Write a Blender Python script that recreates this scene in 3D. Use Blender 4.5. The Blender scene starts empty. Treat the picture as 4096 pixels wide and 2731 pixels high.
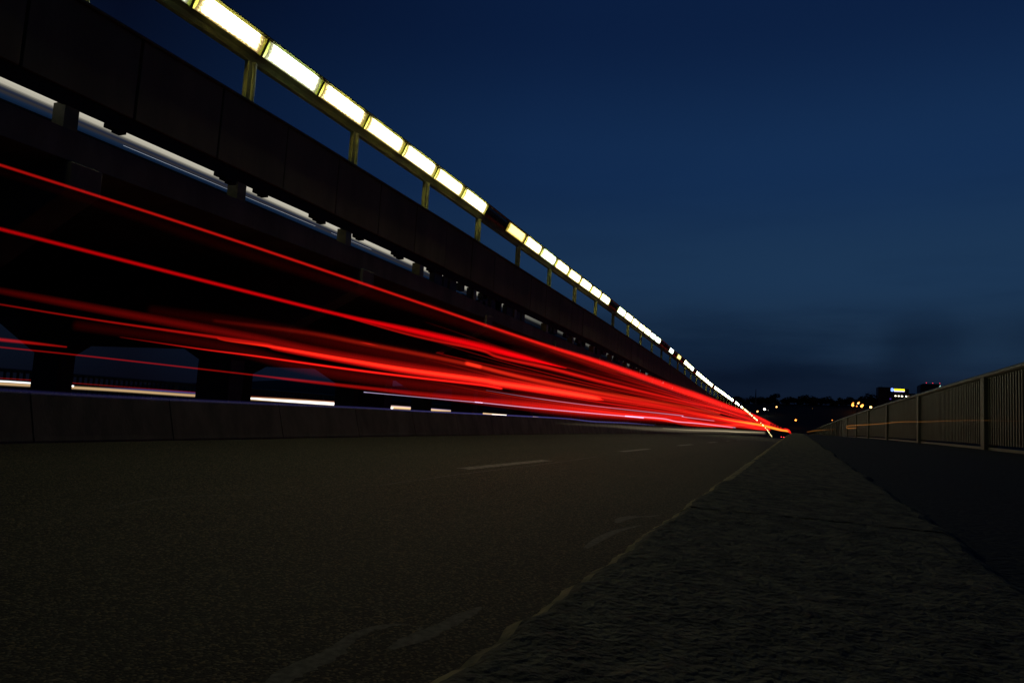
import bpy, bmesh, math, random
from mathutils import Matrix, Vector
random.seed(7)
SC = bpy.context.scene
COL = SC.collection
CZ = 1.17          # eye height above the carriageway; all z below are metres relative to the eye, lifted by CZ

# ------------------------------------------------------------------ camera
f_px = 2870.0
yaw, pit, rol = [math.radians(a) for a in (21.85, 5.55, 3.36)]
cy, sy = math.cos(yaw), math.sin(yaw)
fwd0, rt0, up0 = Vector((-sy, cy, 0)), Vector((cy, sy, 0)), Vector((0, 0, 1))
fw = math.cos(pit)*fwd0 + math.sin(pit)*up0
up1 = -math.sin(pit)*fwd0 + math.cos(pit)*up0
rt = math.cos(rol)*rt0 + math.sin(rol)*up1
up = -math.sin(rol)*rt0 + math.cos(rol)*up1
cd = bpy.data.cameras.new('camera'); cam = bpy.data.objects.new('camera', cd); COL.objects.link(cam)
M = Matrix((rt, up, -fw)).transposed().to_4x4(); M.translation = Vector((0, 0, CZ))
cam.matrix_world = M
cd.sensor_fit = 'HORIZONTAL'; cd.sensor_width = 36.0; cd.lens = f_px/4096*36
cd.clip_start = 0.02; cd.clip_end = 6000
SC.camera = cam

# ------------------------------------------------------------------ dusk sky
w = bpy.data.worlds.new('World'); SC.world = w; w.use_nodes = True
nt = w.node_tree; N = nt.nodes; L = nt.links
for n in list(N): N.remove(n)
out = N.new('ShaderNodeOutputWorld'); bg = N.new('ShaderNodeBackground')
sky = N.new('ShaderNodeTexSky'); sky.sky_type = 'NISHITA'; sky.sun_disc = False
sky.sun_elevation = math.radians(2.0); sky.sun_rotation = math.radians(200); sky.altitude = 100
sky.air_density = 1.0; sky.dust_density = 0.3; sky.ozone_density = 6.0
tc = N.new('ShaderNodeTexCoord'); sep = N.new('ShaderNodeSeparateXYZ'); L.new(tc.outputs['Generated'], sep.inputs[0])
def ramp(stops, interp='EASE'):
    r = N.new('ShaderNodeValToRGB'); r.color_ramp.interpolation = interp
    e = r.color_ramp.elements
    e[0].position, e[0].color = stops[0][0], (*stops[0][1], 1); e[1].position, e[1].color = stops[-1][0], (*stops[-1][1], 1)
    for p, c in stops[1:-1]:
        x = e.new(p); x.color = (*c, 1)
    return r
# twilight colour by height above the horizon
r1 = ramp([(0.0, (.0055, .0098, .0250)), (.05, (.0068, .0150, .0370)), (.11, (.0095, .0260, .0620)), (.20, (.0105, .0340, .0880)),
           (.33, (.0068, .0270, .0880)), (.50, (.0038, .0150, .0580)), (1.0, (.0018, .0070, .0300))])
L.new(sep.outputs['Z'], r1.inputs[0])
# brighter towards the after-glow ahead and to the right
dp = N.new('ShaderNodeVectorMath'); dp.operation = 'DOT_PRODUCT'; L.new(tc.outputs['Generated'], dp.inputs[0]); dp.inputs[1].default_value = (.20, .95, .22)
r2 = ramp([(0.0, (.42, .40, .36)), (.30, (.42, .38, .36)), (.47, (.32, .21, .22)), (.64, (.58, .54, .58)), (.84, (.95, .95, .96)), (1.0, (1.18, 1.16, 1.10))], 'LINEAR')
L.new(dp.outputs['Value'], r2.inputs[0])
m1 = N.new('ShaderNodeMix'); m1.data_type = 'RGBA'; m1.blend_type = 'MULTIPLY'; m1.inputs[0].default_value = 1
L.new(r1.outputs[0], m1.inputs[6]); L.new(r2.outputs[0], m1.inputs[7])
# dark cloud banks low over the horizon
mp = N.new('ShaderNodeMapping'); mp.inputs['Scale'].default_value = (1.2, 1.2, 7.0); mp.inputs['Location'].default_value = (.9, .2, .35); L.new(tc.outputs['Generated'], mp.inputs[0])
nz = N.new('ShaderNodeTexNoise'); nz.inputs['Scale'].default_value = 1.7; nz.inputs['Detail'].default_value = 5; nz.inputs['Roughness'].default_value = .52; L.new(mp.outputs[0], nz.inputs[0])
r3 = ramp([(.38, (.62, .66, .72)), (.62, (1.12, 1.10, 1.06))], 'EASE'); L.new(nz.outputs[0], r3.inputs[0])
r4 = ramp([(0.0, (1, 1, 1)), (.10, (1, 1, 1)), (.24, (.2, .2, .2)), (.42, (0, 0, 0))]); L.new(sep.outputs['Z'], r4.inputs[0])
m2 = N.new('ShaderNodeMix'); m2.data_type = 'RGBA'; m2.blend_type = 'MULTIPLY'
# two smoke-like dark banks of cloud
wn = N.new('ShaderNodeTexNoise'); wn.inputs['Scale'].default_value = 7; wn.inputs['Detail'].default_value = 4; L.new(tc.outputs['Generated'], wn.inputs[0])
prev = m1.outputs[2]
for d0, sc, k in (((.15, .982, .112), (1/.08, 1/.3, 1/.05), .52), ((.115, .990, .075), (1/.055, 1/.3, 1/.055), .52), ((.27, .955, .115), (1/.11, 1/.4, 1/.05), .55), ((-.09, .994, .062), (1/.10, 1/.3, 1/.022), .40), ((.02, .998, .075), (1/.12, 1/.3, 1/.02), .42), ((.22, .97, .05), (1/.2, 1/.4, 1/.03), .5)):
    sb = N.new('ShaderNodeVectorMath'); sb.operation = 'SUBTRACT'; L.new(tc.outputs['Generated'], sb.inputs[0]); sb.inputs[1].default_value = d0
    ml = N.new('ShaderNodeVectorMath'); ml.operation = 'MULTIPLY'; L.new(sb.outputs[0], ml.inputs[0]); ml.inputs[1].default_value = sc
    ln = N.new('ShaderNodeVectorMath'); ln.operation = 'LENGTH'; L.new(ml.outputs[0], ln.inputs[0])
    ad = N.new('ShaderNodeMath'); ad.operation = 'MULTIPLY_ADD'; ad.inputs[1].default_value = 1.3; L.new(wn.outputs[0], ad.inputs[0]); L.new(ln.outputs['Value'], ad.inputs[2])
    mr = N.new('ShaderNodeMapRange'); mr.interpolation_type = 'SMOOTHERSTEP'; mr.inputs[1].default_value = .5; mr.inputs[2].default_value = 1.75; mr.inputs[3].default_value = k; mr.inputs[4].default_value = 0; L.new(ad.outputs[0], mr.inputs[0])
    mm = N.new('ShaderNodeMix'); mm.data_type = 'RGBA'; mm.blend_type = 'MULTIPLY'; L.new(mr.outputs[0], mm.inputs[0]); L.new(prev, mm.inputs[6]); mm.inputs[7].default_value = (.30, .33, .42, 1); prev = mm.outputs[2]
L.new(r4.outputs[0], m2.inputs[0]); L.new(prev, m2.inputs[6]); L.new(r3.outputs[0], m2.inputs[7])
# a breath of the physical twilight sky on top
m3 = N.new('ShaderNodeMix'); m3.data_type = 'RGBA'; m3.blend_type = 'ADD'; m3.inputs[0].default_value = .0006
L.new(m2.outputs[2], m3.inputs[6]); L.new(sky.outputs[0], m3.inputs[7])
L.new(m3.outputs[2], bg.inputs[0]); bg.inputs[1].default_value = .85; L.new(bg.outputs[0], out.inputs[0])

# ------------------------------------------------------------------ exposure, engine
SC.view_settings.view_transform = 'Standard'; SC.view_settings.look = 'None'
SC.view_settings.exposure = 0; SC.view_settings.gamma = 1
SC.render.engine = 'CYCLES'
SC.cycles.use_denoising = True
SC.cycles.transparent_max_bounces = 256
SC.cycles.max_bounces = 6
SC.cycles.sample_clamp_indirect = 3

# ------------------------------------------------------------------ helpers
def nodes(name):
    m = bpy.data.materials.new(name); m.use_nodes = True
    return m, m.node_tree, m.node_tree.nodes['Principled BSDF']
def coords(nt, scale=(1, 1, 1)):
    g = nt.nodes.new('ShaderNodeNewGeometry'); mp = nt.nodes.new('ShaderNodeMapping'); mp.inputs['Scale'].default_value = scale
    nt.links.new(g.outputs['Position'], mp.inputs[0]); return mp.outputs[0]
def surf(name, c1, c2, scale=4, rough=.8, bump=.0, bscale=40, detail=6, metal=0, stretch=(1, 1, 1), lo=.35, hi=.65, spec=.5, dist=.01):
    """two-tone weathered surface"""
    m, nt, b = nodes(name); L = nt.links
    co = coords(nt, stretch)
    n = nt.nodes.new('ShaderNodeTexNoise'); n.inputs['Scale'].default_value = scale; n.inputs['Detail'].default_value = detail; n.inputs['Roughness'].default_value = .6; L.new(co, n.inputs[0])
    r = nt.nodes.new('ShaderNodeValToRGB'); e = r.color_ramp.elements
    e[0].position = lo; e[0].color = (*c1, 1); e[1].position = hi; e[1].color = (*c2, 1)
    L.new(n.outputs[0], r.inputs[0]); L.new(r.outputs[0], b.inputs['Base Color'])
    b.inputs['Roughness'].default_value = rough; b.inputs['Metallic'].default_value = metal; b.inputs['Specular IOR Level'].default_value = spec
    if bump:
        n2 = nt.nodes.new('ShaderNodeTexNoise'); n2.inputs['Scale'].default_value = bscale; n2.inputs['Detail'].default_value = 4; L.new(co, n2.inputs[0])
        bp = nt.nodes.new('ShaderNodeBump'); bp.inputs['Strength'].default_value = bump; bp.inputs['Distance'].default_value = dist
        L.new(n2.outputs[0], bp.inputs['Height']); L.new(bp.outputs[0], b.inputs['Normal'])
    return m
def emis(name, col, s):
    m, nt, b = nodes(name); nt.nodes.remove(b)
    e = nt.nodes.new('ShaderNodeEmission'); e.inputs[0].default_value = (*col, 1); e.inputs[1].default_value = s
    nt.links.new(e.outputs[0], nt.nodes['Material Output'].inputs[0]); return m

def wloc(o):
    v = Vector((0, 0, 0))
    while o is not None:
        v += o.location; o = o.parent
    return v
def tag(o, label=None, cat=None, group=None, kind=None):
    if label: o['label'] = label
    if cat: o['category'] = cat
    if group: o['group'] = group
    if kind: o['kind'] = kind
    return o
def empty(name, loc, label=None, cat=None, group=None):
    o = bpy.data.objects.new(name, None); o.location = (loc[0], loc[1], loc[2]+CZ); o.empty_display_size = .2
    COL.objects.link(o); return tag(o, label, cat, group)
class MB:
    def __init__(s): s.v = []; s.f = []; s.e = []
    def quad(s, a, b, c, d): n = len(s.v); s.v += [a, b, c, d]; s.f.append((n, n+1, n+2, n+3)); return s
    def box(s, x0, x1, y0, y1, z0, z1, dz=0.0):
        """axis box; dz lowers the far end (gradient of the deck)"""
        n = len(s.v)
        s.v += [(x0, y0, z0), (x1, y0, z0), (x1, y1, z0+dz), (x0, y1, z0+dz), (x0, y0, z1), (x1, y0, z1), (x1, y1, z1+dz), (x0, y1, z1+dz)]
        s.f += [(n, n+3, n+2, n+1), (n+4, n+5, n+6, n+7), (n, n+1, n+5, n+4), (n+1, n+2, n+6, n+5), (n+2, n+3, n+7, n+6), (n+3, n, n+4, n+7)]
        return s
    def prof(s, pts, ys, zf, cap=True):
        """closed x-z profile swept along y following zf(y)"""
        n0 = len(s.v); k = len(pts)
        for y in ys:
            for (x, z) in pts: s.v.append((x, y, z+zf(y)))
        for j in range(len(ys)-1):
            for i in range(k):
                a = n0+j*k+i; b = n0+j*k+(i+1) % k
                s.f.append((a, b, b+k, a+k))
        if cap:
            s.f.append(tuple(n0+i for i in range(k))[::-1]); s.f.append(tuple(n0+(len(ys)-1)*k+i for i in range(k)))
        return s
    def prism(s, pts, y0, y1, dz=0):
        return s.prof(pts, [y0, y1], lambda y: 0 if y == y0 else dz)
    def cyl(s, p, q, r, seg=10, r2=None, cap=True):
        p = Vector(p); q = Vector(q); r2 = r if r2 is None else r2
        d = (q-p).normalized(); a = d.orthogonal().normalized(); b = d.cross(a); n = len(s.v)
        for c, rr in ((p, r), (q, r2)):
            for i in range(seg):
                t = 2*math.pi*i/seg; s.v.append(tuple(c+a*rr*math.cos(t)+b*rr*math.sin(t)))
        for i in range(seg):
            j = (i+1) % seg; s.f.append((n+i, n+j, n+seg+j, n+seg+i))
        if cap: s.f.append(tuple(range(n+seg-1, n-1, -1))); s.f.append(tuple(range(n+seg, n+2*seg)))
        return s
    def ball(s, c, r, u=10, v=6):
        n = len(s.v); s.v.append((c[0], c[1], c[2]+r))
        for j in range(1, v):
            for i in range(u):
                t = 2*math.pi*i/u; ph = math.pi*j/v
                s.v.append((c[0]+r*math.sin(ph)*math.cos(t), c[1]+r*math.sin(ph)*math.sin(t), c[2]+r*math.cos(ph)))
        s.v.append((c[0], c[1], c[2]-r)); e = len(s.v)-1
        for i in range(u):
            s.f.append((n, n+1+i, n+1+(i+1) % u)); s.f.append((e, n+1+(v-2)*u+(i+1) % u, n+1+(v-2)*u+i))
        for j in range(v-2):
            for i in range(u):
                a = n+1+j*u+i; b = n+1+j*u+(i+1) % u; s.f.append((a, a+u, b+u, b))
        return s
    def build(s, name, mat, parent=None, smooth=False, bevel=0):
        me = bpy.data.meshes.new(name)
        off = wloc(parent) if parent else Vector((0, 0, 0))
        me.from_pydata([(x-off.x, y-off.y, z+CZ-off.z) for x, y, z in s.v], s.e, s.f)
        if smooth:
            for p in me.polygons: p.use_smooth = True
        me.materials.append(mat); me.update()
        o = bpy.data.objects.new(name, me); COL.objects.link(o)
        if parent: o.parent = parent
        if bevel:
            md = o.modifiers.new('bevel', 'BEVEL'); md.width = bevel; md.segments = 2; md.limit_method = 'ANGLE'
        return o
def kids(o): return [c for c in bpy.data.objects if c.parent == o]
def copy_tree(o, kidmap, loc=None, label=None):
    c = o.copy(); COL.objects.link(c)
    if loc is not None: c.location = (loc[0], loc[1], loc[2]+CZ)
    if label: c['label'] = label
    for ch in kidmap.get(o, ()):
        d = ch.copy(); COL.objects.link(d); d.parent = c
        for g in kidmap.get(ch, ()):
            e = g.copy(); COL.objects.link(e); e.parent = d
    return c
def lin(tab, y):
    if y <= tab[0][0]: return tab[0][1]
    for (a, b), (c, d) in zip(tab, tab[1:]):
        if y <= c: return b+(d-b)*(y-a)/(c-a)
    return tab[-1][1]
# the bridge crests: the road falls away in the distance, the elevated deck a little sooner
RD = [(0, 0), (20, -.02), (34, -.07), (48, -.15), (62, -.26), (75, -.38), (92, -.55), (110, -.74), (140, -1.04), (170, -1.37), (210, -1.85), (250, -2.45), (300, -3.2), (350, -3.9), (400, -4.6), (600, -9)]
GD = [(0, 0), (12.7, -.04), (20.4, -.13), (27, -.26), (33, -.38), (39.5, -.48), (58.5, -.95), (70, -1.3), (81.5, -1.8), (96, -2.3), (127, -3.0), (140, -3.3), (169, -4.1), (205, -5.35), (239, -6.3), (290, -8.4), (355, -12.0), (420, -16)]
def zr(y): return lin(RD, y)
def zg(y): return lin(GD, y)
def yy(a, b, s=2.0, grow=1.035):
    r = [a]; d = s
    while r[-1]+d < b: r.append(r[-1]+d); d *= grow
    r.append(b); return r
# ------------------------------------------------------------------ materials
def asphalt(name, a, b, c, st=(1, 1, 1)):
    m, nt, bs = nodes(name); L = nt.links; co = coords(nt)
    v = nt.nodes.new('ShaderNodeTexVoronoi'); v.inputs['Scale'].default_value = 75; L.new(co, v.inputs[0])
    n = nt.nodes.new('ShaderNodeTexNoise'); n.inputs['Scale'].default_value = .55; n.inputs['Detail'].default_value = 7; n.inputs['Roughness'].default_value = .65; L.new(co, n.inputs[0])
    g2 = coords(nt, (.55, .018, .5)); n3 = nt.nodes.new('ShaderNodeTexNoise'); n3.inputs['Scale'].default_value = 1.6; n3.inputs['Detail'].default_value = 5; L.new(g2, n3.inputs[0])
    av = nt.nodes.new('ShaderNodeMix'); av.data_type = 'FLOAT'; av.inputs[0].default_value = .55; L.new(n.outputs[0], av.inputs[2]); L.new(n3.outputs[0], av.inputs[3])
    r = nt.nodes.new('ShaderNodeValToRGB'); e = r.color_ramp.elements; e[0].position = .38; e[0].color = (*a, 1); e[1].position = .62; e[1].color = (*b, 1); L.new(av.outputs[0], r.inputs[0])
    # pale aggregate: some stones, each with its own tint
    sp = nt.nodes.new('ShaderNodeSeparateColor'); L.new(v.outputs['Color'], sp.inputs[0])
    r2 = nt.nodes.new('ShaderNodeValToRGB'); r2.color_ramp.interpolation = 'LINEAR'; e = r2.color_ramp.elements; e[0].position = .62; e[0].color = (0, 0, 0, 1); e[1].position = .98; e[1].color = (1, 1, 1, 1); L.new(sp.outputs[0], r2.inputs[0])
    tint = nt.nodes.new('ShaderNodeMix'); tint.data_type = 'RGBA'; tint.inputs[6].default_value = (c[0]*1.25, c[1]*.95, c[2]*.6, 1); tint.inputs[7].default_value = (*c, 1); L.new(sp.outputs[1], tint.inputs[0])
    mx = nt.nodes.new('ShaderNodeMix'); mx.data_type = 'RGBA'; L.new(r2.outputs[0], mx.inputs[0]); L.new(r.outputs[0], mx.inputs[6]); L.new(tint.outputs[2], mx.inputs[7])
    L.new(mx.outputs[2], bs.inputs['Base Color'])
    bp = nt.nodes.new('ShaderNodeBump'); bp.inputs['Strength'].default_value = .9; bp.inputs['Distance'].default_value = .006
    L.new(v.outputs['Distance'], bp.inputs['Height']); bp.invert = True
    L.new(bp.outputs[0], bs.inputs['Normal']); bs.inputs['Roughness'].default_value = .85; bs.inputs['Specular IOR Level'].default_value = .25
    return m
m_road = asphalt('asphalt_road', (.0070, .0074, .0050), (.0185, .0188, .0128), (.13, .125, .09))
m_path = asphalt('asphalt_footway', (.0032, .0030, .0024), (.006, .0056, .0045), (.016, .015, .012))
m_paint = surf('road_paint', (.05, .048, .04), (.17, .165, .14), 9, .7, .5, 90, lo=.42, hi=.6)
m_paint_worn = surf('worn_road_paint', (.045, .044, .034), (.11, .106, .084), 22, .85, .3, 90, lo=.40, hi=.62)
m_stone = surf('rough_kerb_stone', (.034, .029, .013), (.18, .155, .08), 30, .9, .55, 110, lo=.38, hi=.68, dist=.02)
m_edge = surf('lamplit_kerb_edge', (.12, .10, .04), (.42, .33, .13), 16, .9, 1.0, 40, lo=.35, hi=.65, dist=.01)  # brighter ochre paints in the lamplight caught by the kerb's bevel
m_conc = surf('barrier_concrete', (.045, .041, .032), (.105, .095, .075), 2.2, .85, .35, 30, stretch=(1, 1, .35))
m_pier = surf('pier_concrete', (.09, .09, .078), (.18, .175, .15), 1.3, .9, .3, 25, stretch=(1, 1, .4))
m_panel = surf('parapet_panel_concrete', (.17, .15, .085), (.26, .23, .13), 1.1, .9, .25, 22, stretch=(1, 1, .3))
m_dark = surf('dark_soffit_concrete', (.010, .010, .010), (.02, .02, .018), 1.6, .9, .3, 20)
m_paintg = surf('yellow_green_painted_steel', (.15, .15, .03), (.36, .34, .075), 3.2, .45, .15, 60, metal=0, stretch=(1, .5, 1))
m_troughin = surf('lamp_housing_steel', (.10, .10, .05), (.22, .21, .10), 5, .5, .1, 60)
m_cap = surf('parapet_cap_steel', (.10, .12, .07), (.20, .21, .11), 3, .6, .1, 40)
m_fence = surf('painted_fence_steel', (.046, .048, .034), (.068, .071, .052), 2.5, .55, .1, 50, stretch=(1, 1, .4))
m_cable = surf('black_cable', (.012, .012, .012), (.03, .03, .03), 10, .6)
m_box = surf('dark_equipment_steel', (.02, .02, .02), (.05, .05, .05), 4, .6)
m_hill = surf('night_ground', (.010, .013, .008), (.03, .035, .02), .05, .95)
m_leaf = surf('dark_foliage', (.018, .028, .012), (.05, .065, .025), .25, .9)
m_trunk = surf('bark', (.04, .03, .02), (.08, .06, .04), 3, .9)
m_tower = surf('dark_office_facade', (.018, .016, .022), (.034, .030, .038), .12, .5)
m_spire = surf('pale_spire_stone', (.16, .15, .14), (.26, .24, .22), .3, .85)

def lampmat(name, col, s, seed, dirt=.55):
    """lit lamp cover: even light, grimy along its rim (dirt lies on the glass)"""
    m, nt, b = nodes(name); nt.nodes.remove(b); L = nt.links
    tc = nt.nodes.new('ShaderNodeTexCoord'); sp = nt.nodes.new('ShaderNodeSeparateXYZ'); L.new(tc.outputs['UV'], sp.inputs[0])
    n = nt.nodes.new('ShaderNodeTexNoise'); n.inputs['Scale'].default_value = 14; n.inputs['Detail'].default_value = 8; n.inputs['Roughness'].default_value = .75
    mp = nt.nodes.new('ShaderNodeMapping'); mp.inputs['Scale'].default_value = (1.9, .55, 1); mp.inputs['Location'].default_value = (seed, seed*1.7, 0); L.new(tc.outputs['UV'], mp.inputs[0]); L.new(mp.outputs[0], n.inputs[0])
    def mt(op, a, bb):
        x = nt.nodes.new('ShaderNodeMath'); x.operation = op
        for i, q in enumerate((a, bb)):
            if q is None: continue
            if isinstance(q, (int, float)): x.inputs[i].default_value = q
            else: L.new(q, x.inputs[i])
        return x.outputs[0]
    u, v = sp.outputs[0], sp.outputs[1]
    du = mt('MULTIPLY', mt('MINIMUM', u, mt('SUBTRACT', 1.0, u)), 7.5)
    dv = mt('MULTIPLY', mt('MINIMUM', mt('MULTIPLY', v, 1.0), mt('MULTIPLY', mt('SUBTRACT', 1.0, v), 4.0)), 4.2)
    d = mt('MINIMUM', du, dv)
    d = mt('ADD', d, mt('MULTIPLY', mt('SUBTRACT', n.outputs[0], .56), dirt*1.9))
    r = nt.nodes.new('ShaderNodeValToRGB'); e = r.color_ramp.elements
    e[0].position = 0; e[0].color = (col[0]*.9/s*.35, col[1]*.7/s*.35, col[2]*.45/s*.35, 1); e[1].position = .8; e[1].color = (*col, 1)
    x = e.new(.5); x.color = (col[0]*3.2/s if s > 4 else col[0]*.8, col[1]*3.2/s if s > 4 else col[1]*.8, col[2]*3/s if s > 4 else col[2]*.7, 1)
    x = e.new(.26); x.color = (col[0]*.9/s, col[1]*.72/s, col[2]*.5/s, 1)
    L.new(d, r.inputs[0])
    em = nt.nodes.new('ShaderNodeEmission'); em.inputs[1].default_value = s; L.new(r.outputs[0], em.inputs[0])
    L.new(em.outputs[0], nt.nodes['Material Output'].inputs[0]); return m
WARM, COOL, YEL = (.96, .92, .44), (.80, 1.0, .78), (.95, .68, .14)
LS = 22.0
lm = {'w1': lampmat('lamp_cover_warm', WARM, LS, 1.3), 'w2': lampmat('lamp_cover_warm_dirty', (.97, .90, .46), LS*.9, 5.1, .8), 'w3': lampmat('lamp_cover_warm_clean', (.97, .95, .56), LS*1.1, 9.7, .35),
      'c1': lampmat('lamp_cover_greenish', COOL, LS*.9, 3.3, .6), 'c2': lampmat('lamp_cover_bluish', (.72, .95, .9), LS*.5, 7.7, .4),
      'y1': lampmat('lamp_cover_yellow_filthy', (1, .84, .26), 2.4, 2.2, 1.3), 'y2': lampmat('lamp_cover_yellowish', (1, .85, .40), 3.5, 4.4, .5)}
lm['d'] = surf('unlit_lamp_cover', (.03, .03, .032), (.07, .07, .07), 6, .25)

# ------------------------------------------------------------------ ground, road, footway
b = MB(); H = -1.17
ys = yy(-12, 1500, 2.0, 1.04)
b.quad((-2500, -300, -14), (2500, -300, -14), (2500, 3500, -14), (-2500, 3500, -14))
tag(b.build('ground', m_hill), 'dark valley ground far below the bridge', 'ground', kind='structure')
b = MB()
b.prof([(-10.9, H+.032*10.7), (-.2, H), (-.2, H-.5), (-10.9, H-.5)], yy(-12, 600, 2, 1.03), zr)
tag(b.build('road', m_road), 'dark asphalt carriageway with a coarse grain', 'road', kind='structure')
b = MB()
b.prof([(-38.4, H-.3), (-22.6, H-.1), (-22.6, H-.6), (-38.4, H-.8)], yy(-12, 600, 2, 1.03), zr)
tag(b.build('far_road', m_road), 'dark carriageway beyond the median', 'road', kind='structure')
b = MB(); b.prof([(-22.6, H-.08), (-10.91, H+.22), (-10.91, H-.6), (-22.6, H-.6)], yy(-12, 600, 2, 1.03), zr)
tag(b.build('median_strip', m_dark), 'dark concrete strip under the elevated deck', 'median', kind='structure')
b = MB(); b.prof([(.24, -.175), (4.6, -.20), (4.6, -.7), (.24, -.7)], yy(-12, 600, 2, 1.03), zr)
tag(b.build('footway', m_path), 'black asphalt footway beside the parapet', 'footway', kind='structure')
b = MB(); b.prof([(-42, H+.3), (-38.4, H+.3), (-38.4, H-.8), (-42, H-.8)], yy(-12, 600, 2, 1.03), zr)
tag(b.build('far_footway', m_path), 'raised footway beyond the far carriageway', 'footway', kind='structure')

# painted marks, 4 mm proud
b = MB(); Z = H+.0015
def rp(x, y):
    # point on the cambered carriageway seen over the same spot
    k = 1.1764/(1.17+.032*abs(x)); x *= k; y *= k
    return (x, y, Z+.032*(-.2-x)+zr(y))
def strip(x0, x1, y0, y1, w):
    n = 10
    for i in range(n):
        ya, yb = y0+(y1-y0)*i/n, y0+(y1-y0)*(i+1)/n; xa, xb = x0+(x1-x0)*i/n, x0+(x1-x0)*(i+1)/n
        b.quad(rp(xa-w/2, ya), rp(xa+w/2, ya), rp(xb+w/2, yb), rp(xb-w/2, yb))
strip(-6.10, -5.90, 13.0, 17.6, .30); strip(-5.80, -5.72, 25.6, 30.2, .28); strip(-5.6, -5.5, 37.6, 42.2, .28); strip(-5.45, -5.4, 49.8, 54.4, .28)
for i in range(8): strip(-5.4, -5.4, 62+12.2*i, 66.6+12.2*i, .17)
tag(b.build('lane_marking', m_paint), 'worn white dashes between the lanes', 'marking', kind='structure')
def poly_strip(a, c):
    n = min(len(a), len(c))
    for i in range(n-1): b.quad(rp(*a[i]), rp(*c[i]), rp(*c[i+1]), rp(*a[i+1]))
def jag(p, q, n, amp):
    return [(p[0]+(q[0]-p[0])*i/n+random.uniform(-amp, amp), p[1]+(q[1]-p[1])*i/n) for i in range(n+1)]
def curve(pts, n=8):
    r = []
    for i in range(len(pts)-1):
        p0 = pts[max(i-1, 0)]; p1 = pts[i]; p2 = pts[i+1]; p3 = pts[min(i+2, len(pts)-1)]
        for k in range(n):
            t = k/n
            r.append(tuple(.5*((2*p1[j])+(-p0[j]+p2[j])*t+(2*p0[j]-5*p1[j]+4*p2[j]-p3[j])*t*t+(-p0[j]+3*p1[j]-3*p2[j]+p3[j])*t**3) for j in range(len(p1))))
    r.append(tuple(pts[-1])); return r
b = MB()
mid = curve([(-1.90, 2.40, .10), (-1.99, 2.60, .12), (-2.0, 2.80, .125), (-2.00, 2.98, .10), (-2.045, 3.17, .075), (-2.055, 3.33, .06), (-2.01, 3.46, .06), (-1.92, 3.54, .05), (-1.845, 3.535, .035), (-1.83, 3.48, .02)])
poly_strip([(x-w/2+random.uniform(-.006, .006), y) for x, y, w in mid], [(x+w/2+random.uniform(-.016, .016), y) for x, y, w in mid])
mid = curve([(-1.80, 3.15, .03), (-1.79, 3.28, .10), (-1.77, 3.40, .12), (-1.755, 3.60, .10), (-1.745, 3.80, .10), (-1.74, 3.97, .07), (-1.73, 4.08, .02)])
poly_strip([(x-w/2+random.uniform(-.008, .008), y) for x, y, w in mid], [(x+w/2+random.uniform(-.01, .01), y) for x, y, w in mid])
mid = curve([(-1.86, 8.15, .06), (-1.88, 8.5, .14), (-1.80, 8.8, .12), (-1.66, 8.95, .08), (-1.58, 9.2, .04)])
poly_strip([(x-w/2, y) for x, y, w in mid], [(x+w/2, y) for x, y, w in mid])
mid = curve([(-1.73, 6.37, .05), (-1.75, 6.9, .10), (-1.73, 7.5, .09), (-1.65, 7.9, .06), (-1.6, 8.15, .02)])
poly_strip([(x-w/2, y) for x, y, w in mid], [(x+w/2, y) for x, y, w in mid])
tag(b.build('painted_symbol', m_paint_worn), 'faded curling strokes of a worn painted lane symbol', 'marking', kind='structure')
b = MB()
mid = curve([(-6.23, 5.2, .018), (-6.45, 5.8, .022), (-6.45, 6.25, .02), (-6.3, 6.66, .024), (-6.05, 6.97, .02), (-5.9, 7.34, .016)])
poly_strip([(x-w/2+random.uniform(-.01, .01), y) for x, y, w in mid], [(x+w/2, y) for x, y, w in mid])
mid = curve([(-5.6, 9.0, .02), (-5.62, 12.0, .025), (-5.5, 16, .025), (-5.5, 21, .03)])
poly_strip([(x-w/2+random.uniform(-.008, .008), y) for x, y, w in mid], [(x+w/2, y) for x, y, w in mid])
tag(b.build('tar_seam', m_cable), 'thin dark tar seam in the asphalt', 'marking', kind='structure')

# ------------------------------------------------------------------ kerb wall the camera rests on: rough top, chipped edges
from mathutils import noise
def nz3(x, y, z=0, s=1): return noise.noise(Vector((x*s, y*s, z*s)))
def kerb_piece(y0, y1, step, nx):
    vs = []; fs = []
    rows = []; y = y0
    yl = [y0]
    while yl[-1] < y1-1e-6: yl.append(min(y1, yl[-1]+step*(1+max(0, yl[-1])*.12)))
    for y in yl:
        xl = -.205+.006*nz3(3, y, 0, 4)+.007*nz3(8, y, 2, 21)
        xr = .255+.030*nz3(11, y, 0, 2.2)+.022*nz3(5, y, 4, 7)
        row = []
        row.append((xl-.012, y, H-.05+zr(y))); row.append((xl-.012+.006*nz3(1, y, 0, 20), y, -.195+zr(y)))
        for i in range(nx+1):
            x = xl+(xr-xl)*i/nx
            h = -.160+.003*nz3(x, y, 0, 4)+.0018*nz3(x, y, 5, 19)+.0013*nz3(x, y, 9, 48)+.0016*nz3(x, y, 2, 120)+.0010*nz3(x, y, 4, 300)
            e = min(x-xl, xr-x)
            if e < .02: h -= (.02-e)*.45
            row.append((x, y, h+zr(y)))
        row.append((xr+.01, y, -.26+zr(y)))
        rows.append(row)
    for r in rows: vs += r
    k = len(rows[0])
    for j in range(len(rows)-1):
        for i in range(k-1): fs.append((j*k+i, j*k+i+1, (j+1)*k+i+1, (j+1)*k+i))
    return vs, fs, k
root = empty('kerb_wall', (0, 2, H), 'low rough stone kerb wall running away from the camera with a painted lamplit ochre edge', 'kerb')
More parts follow.
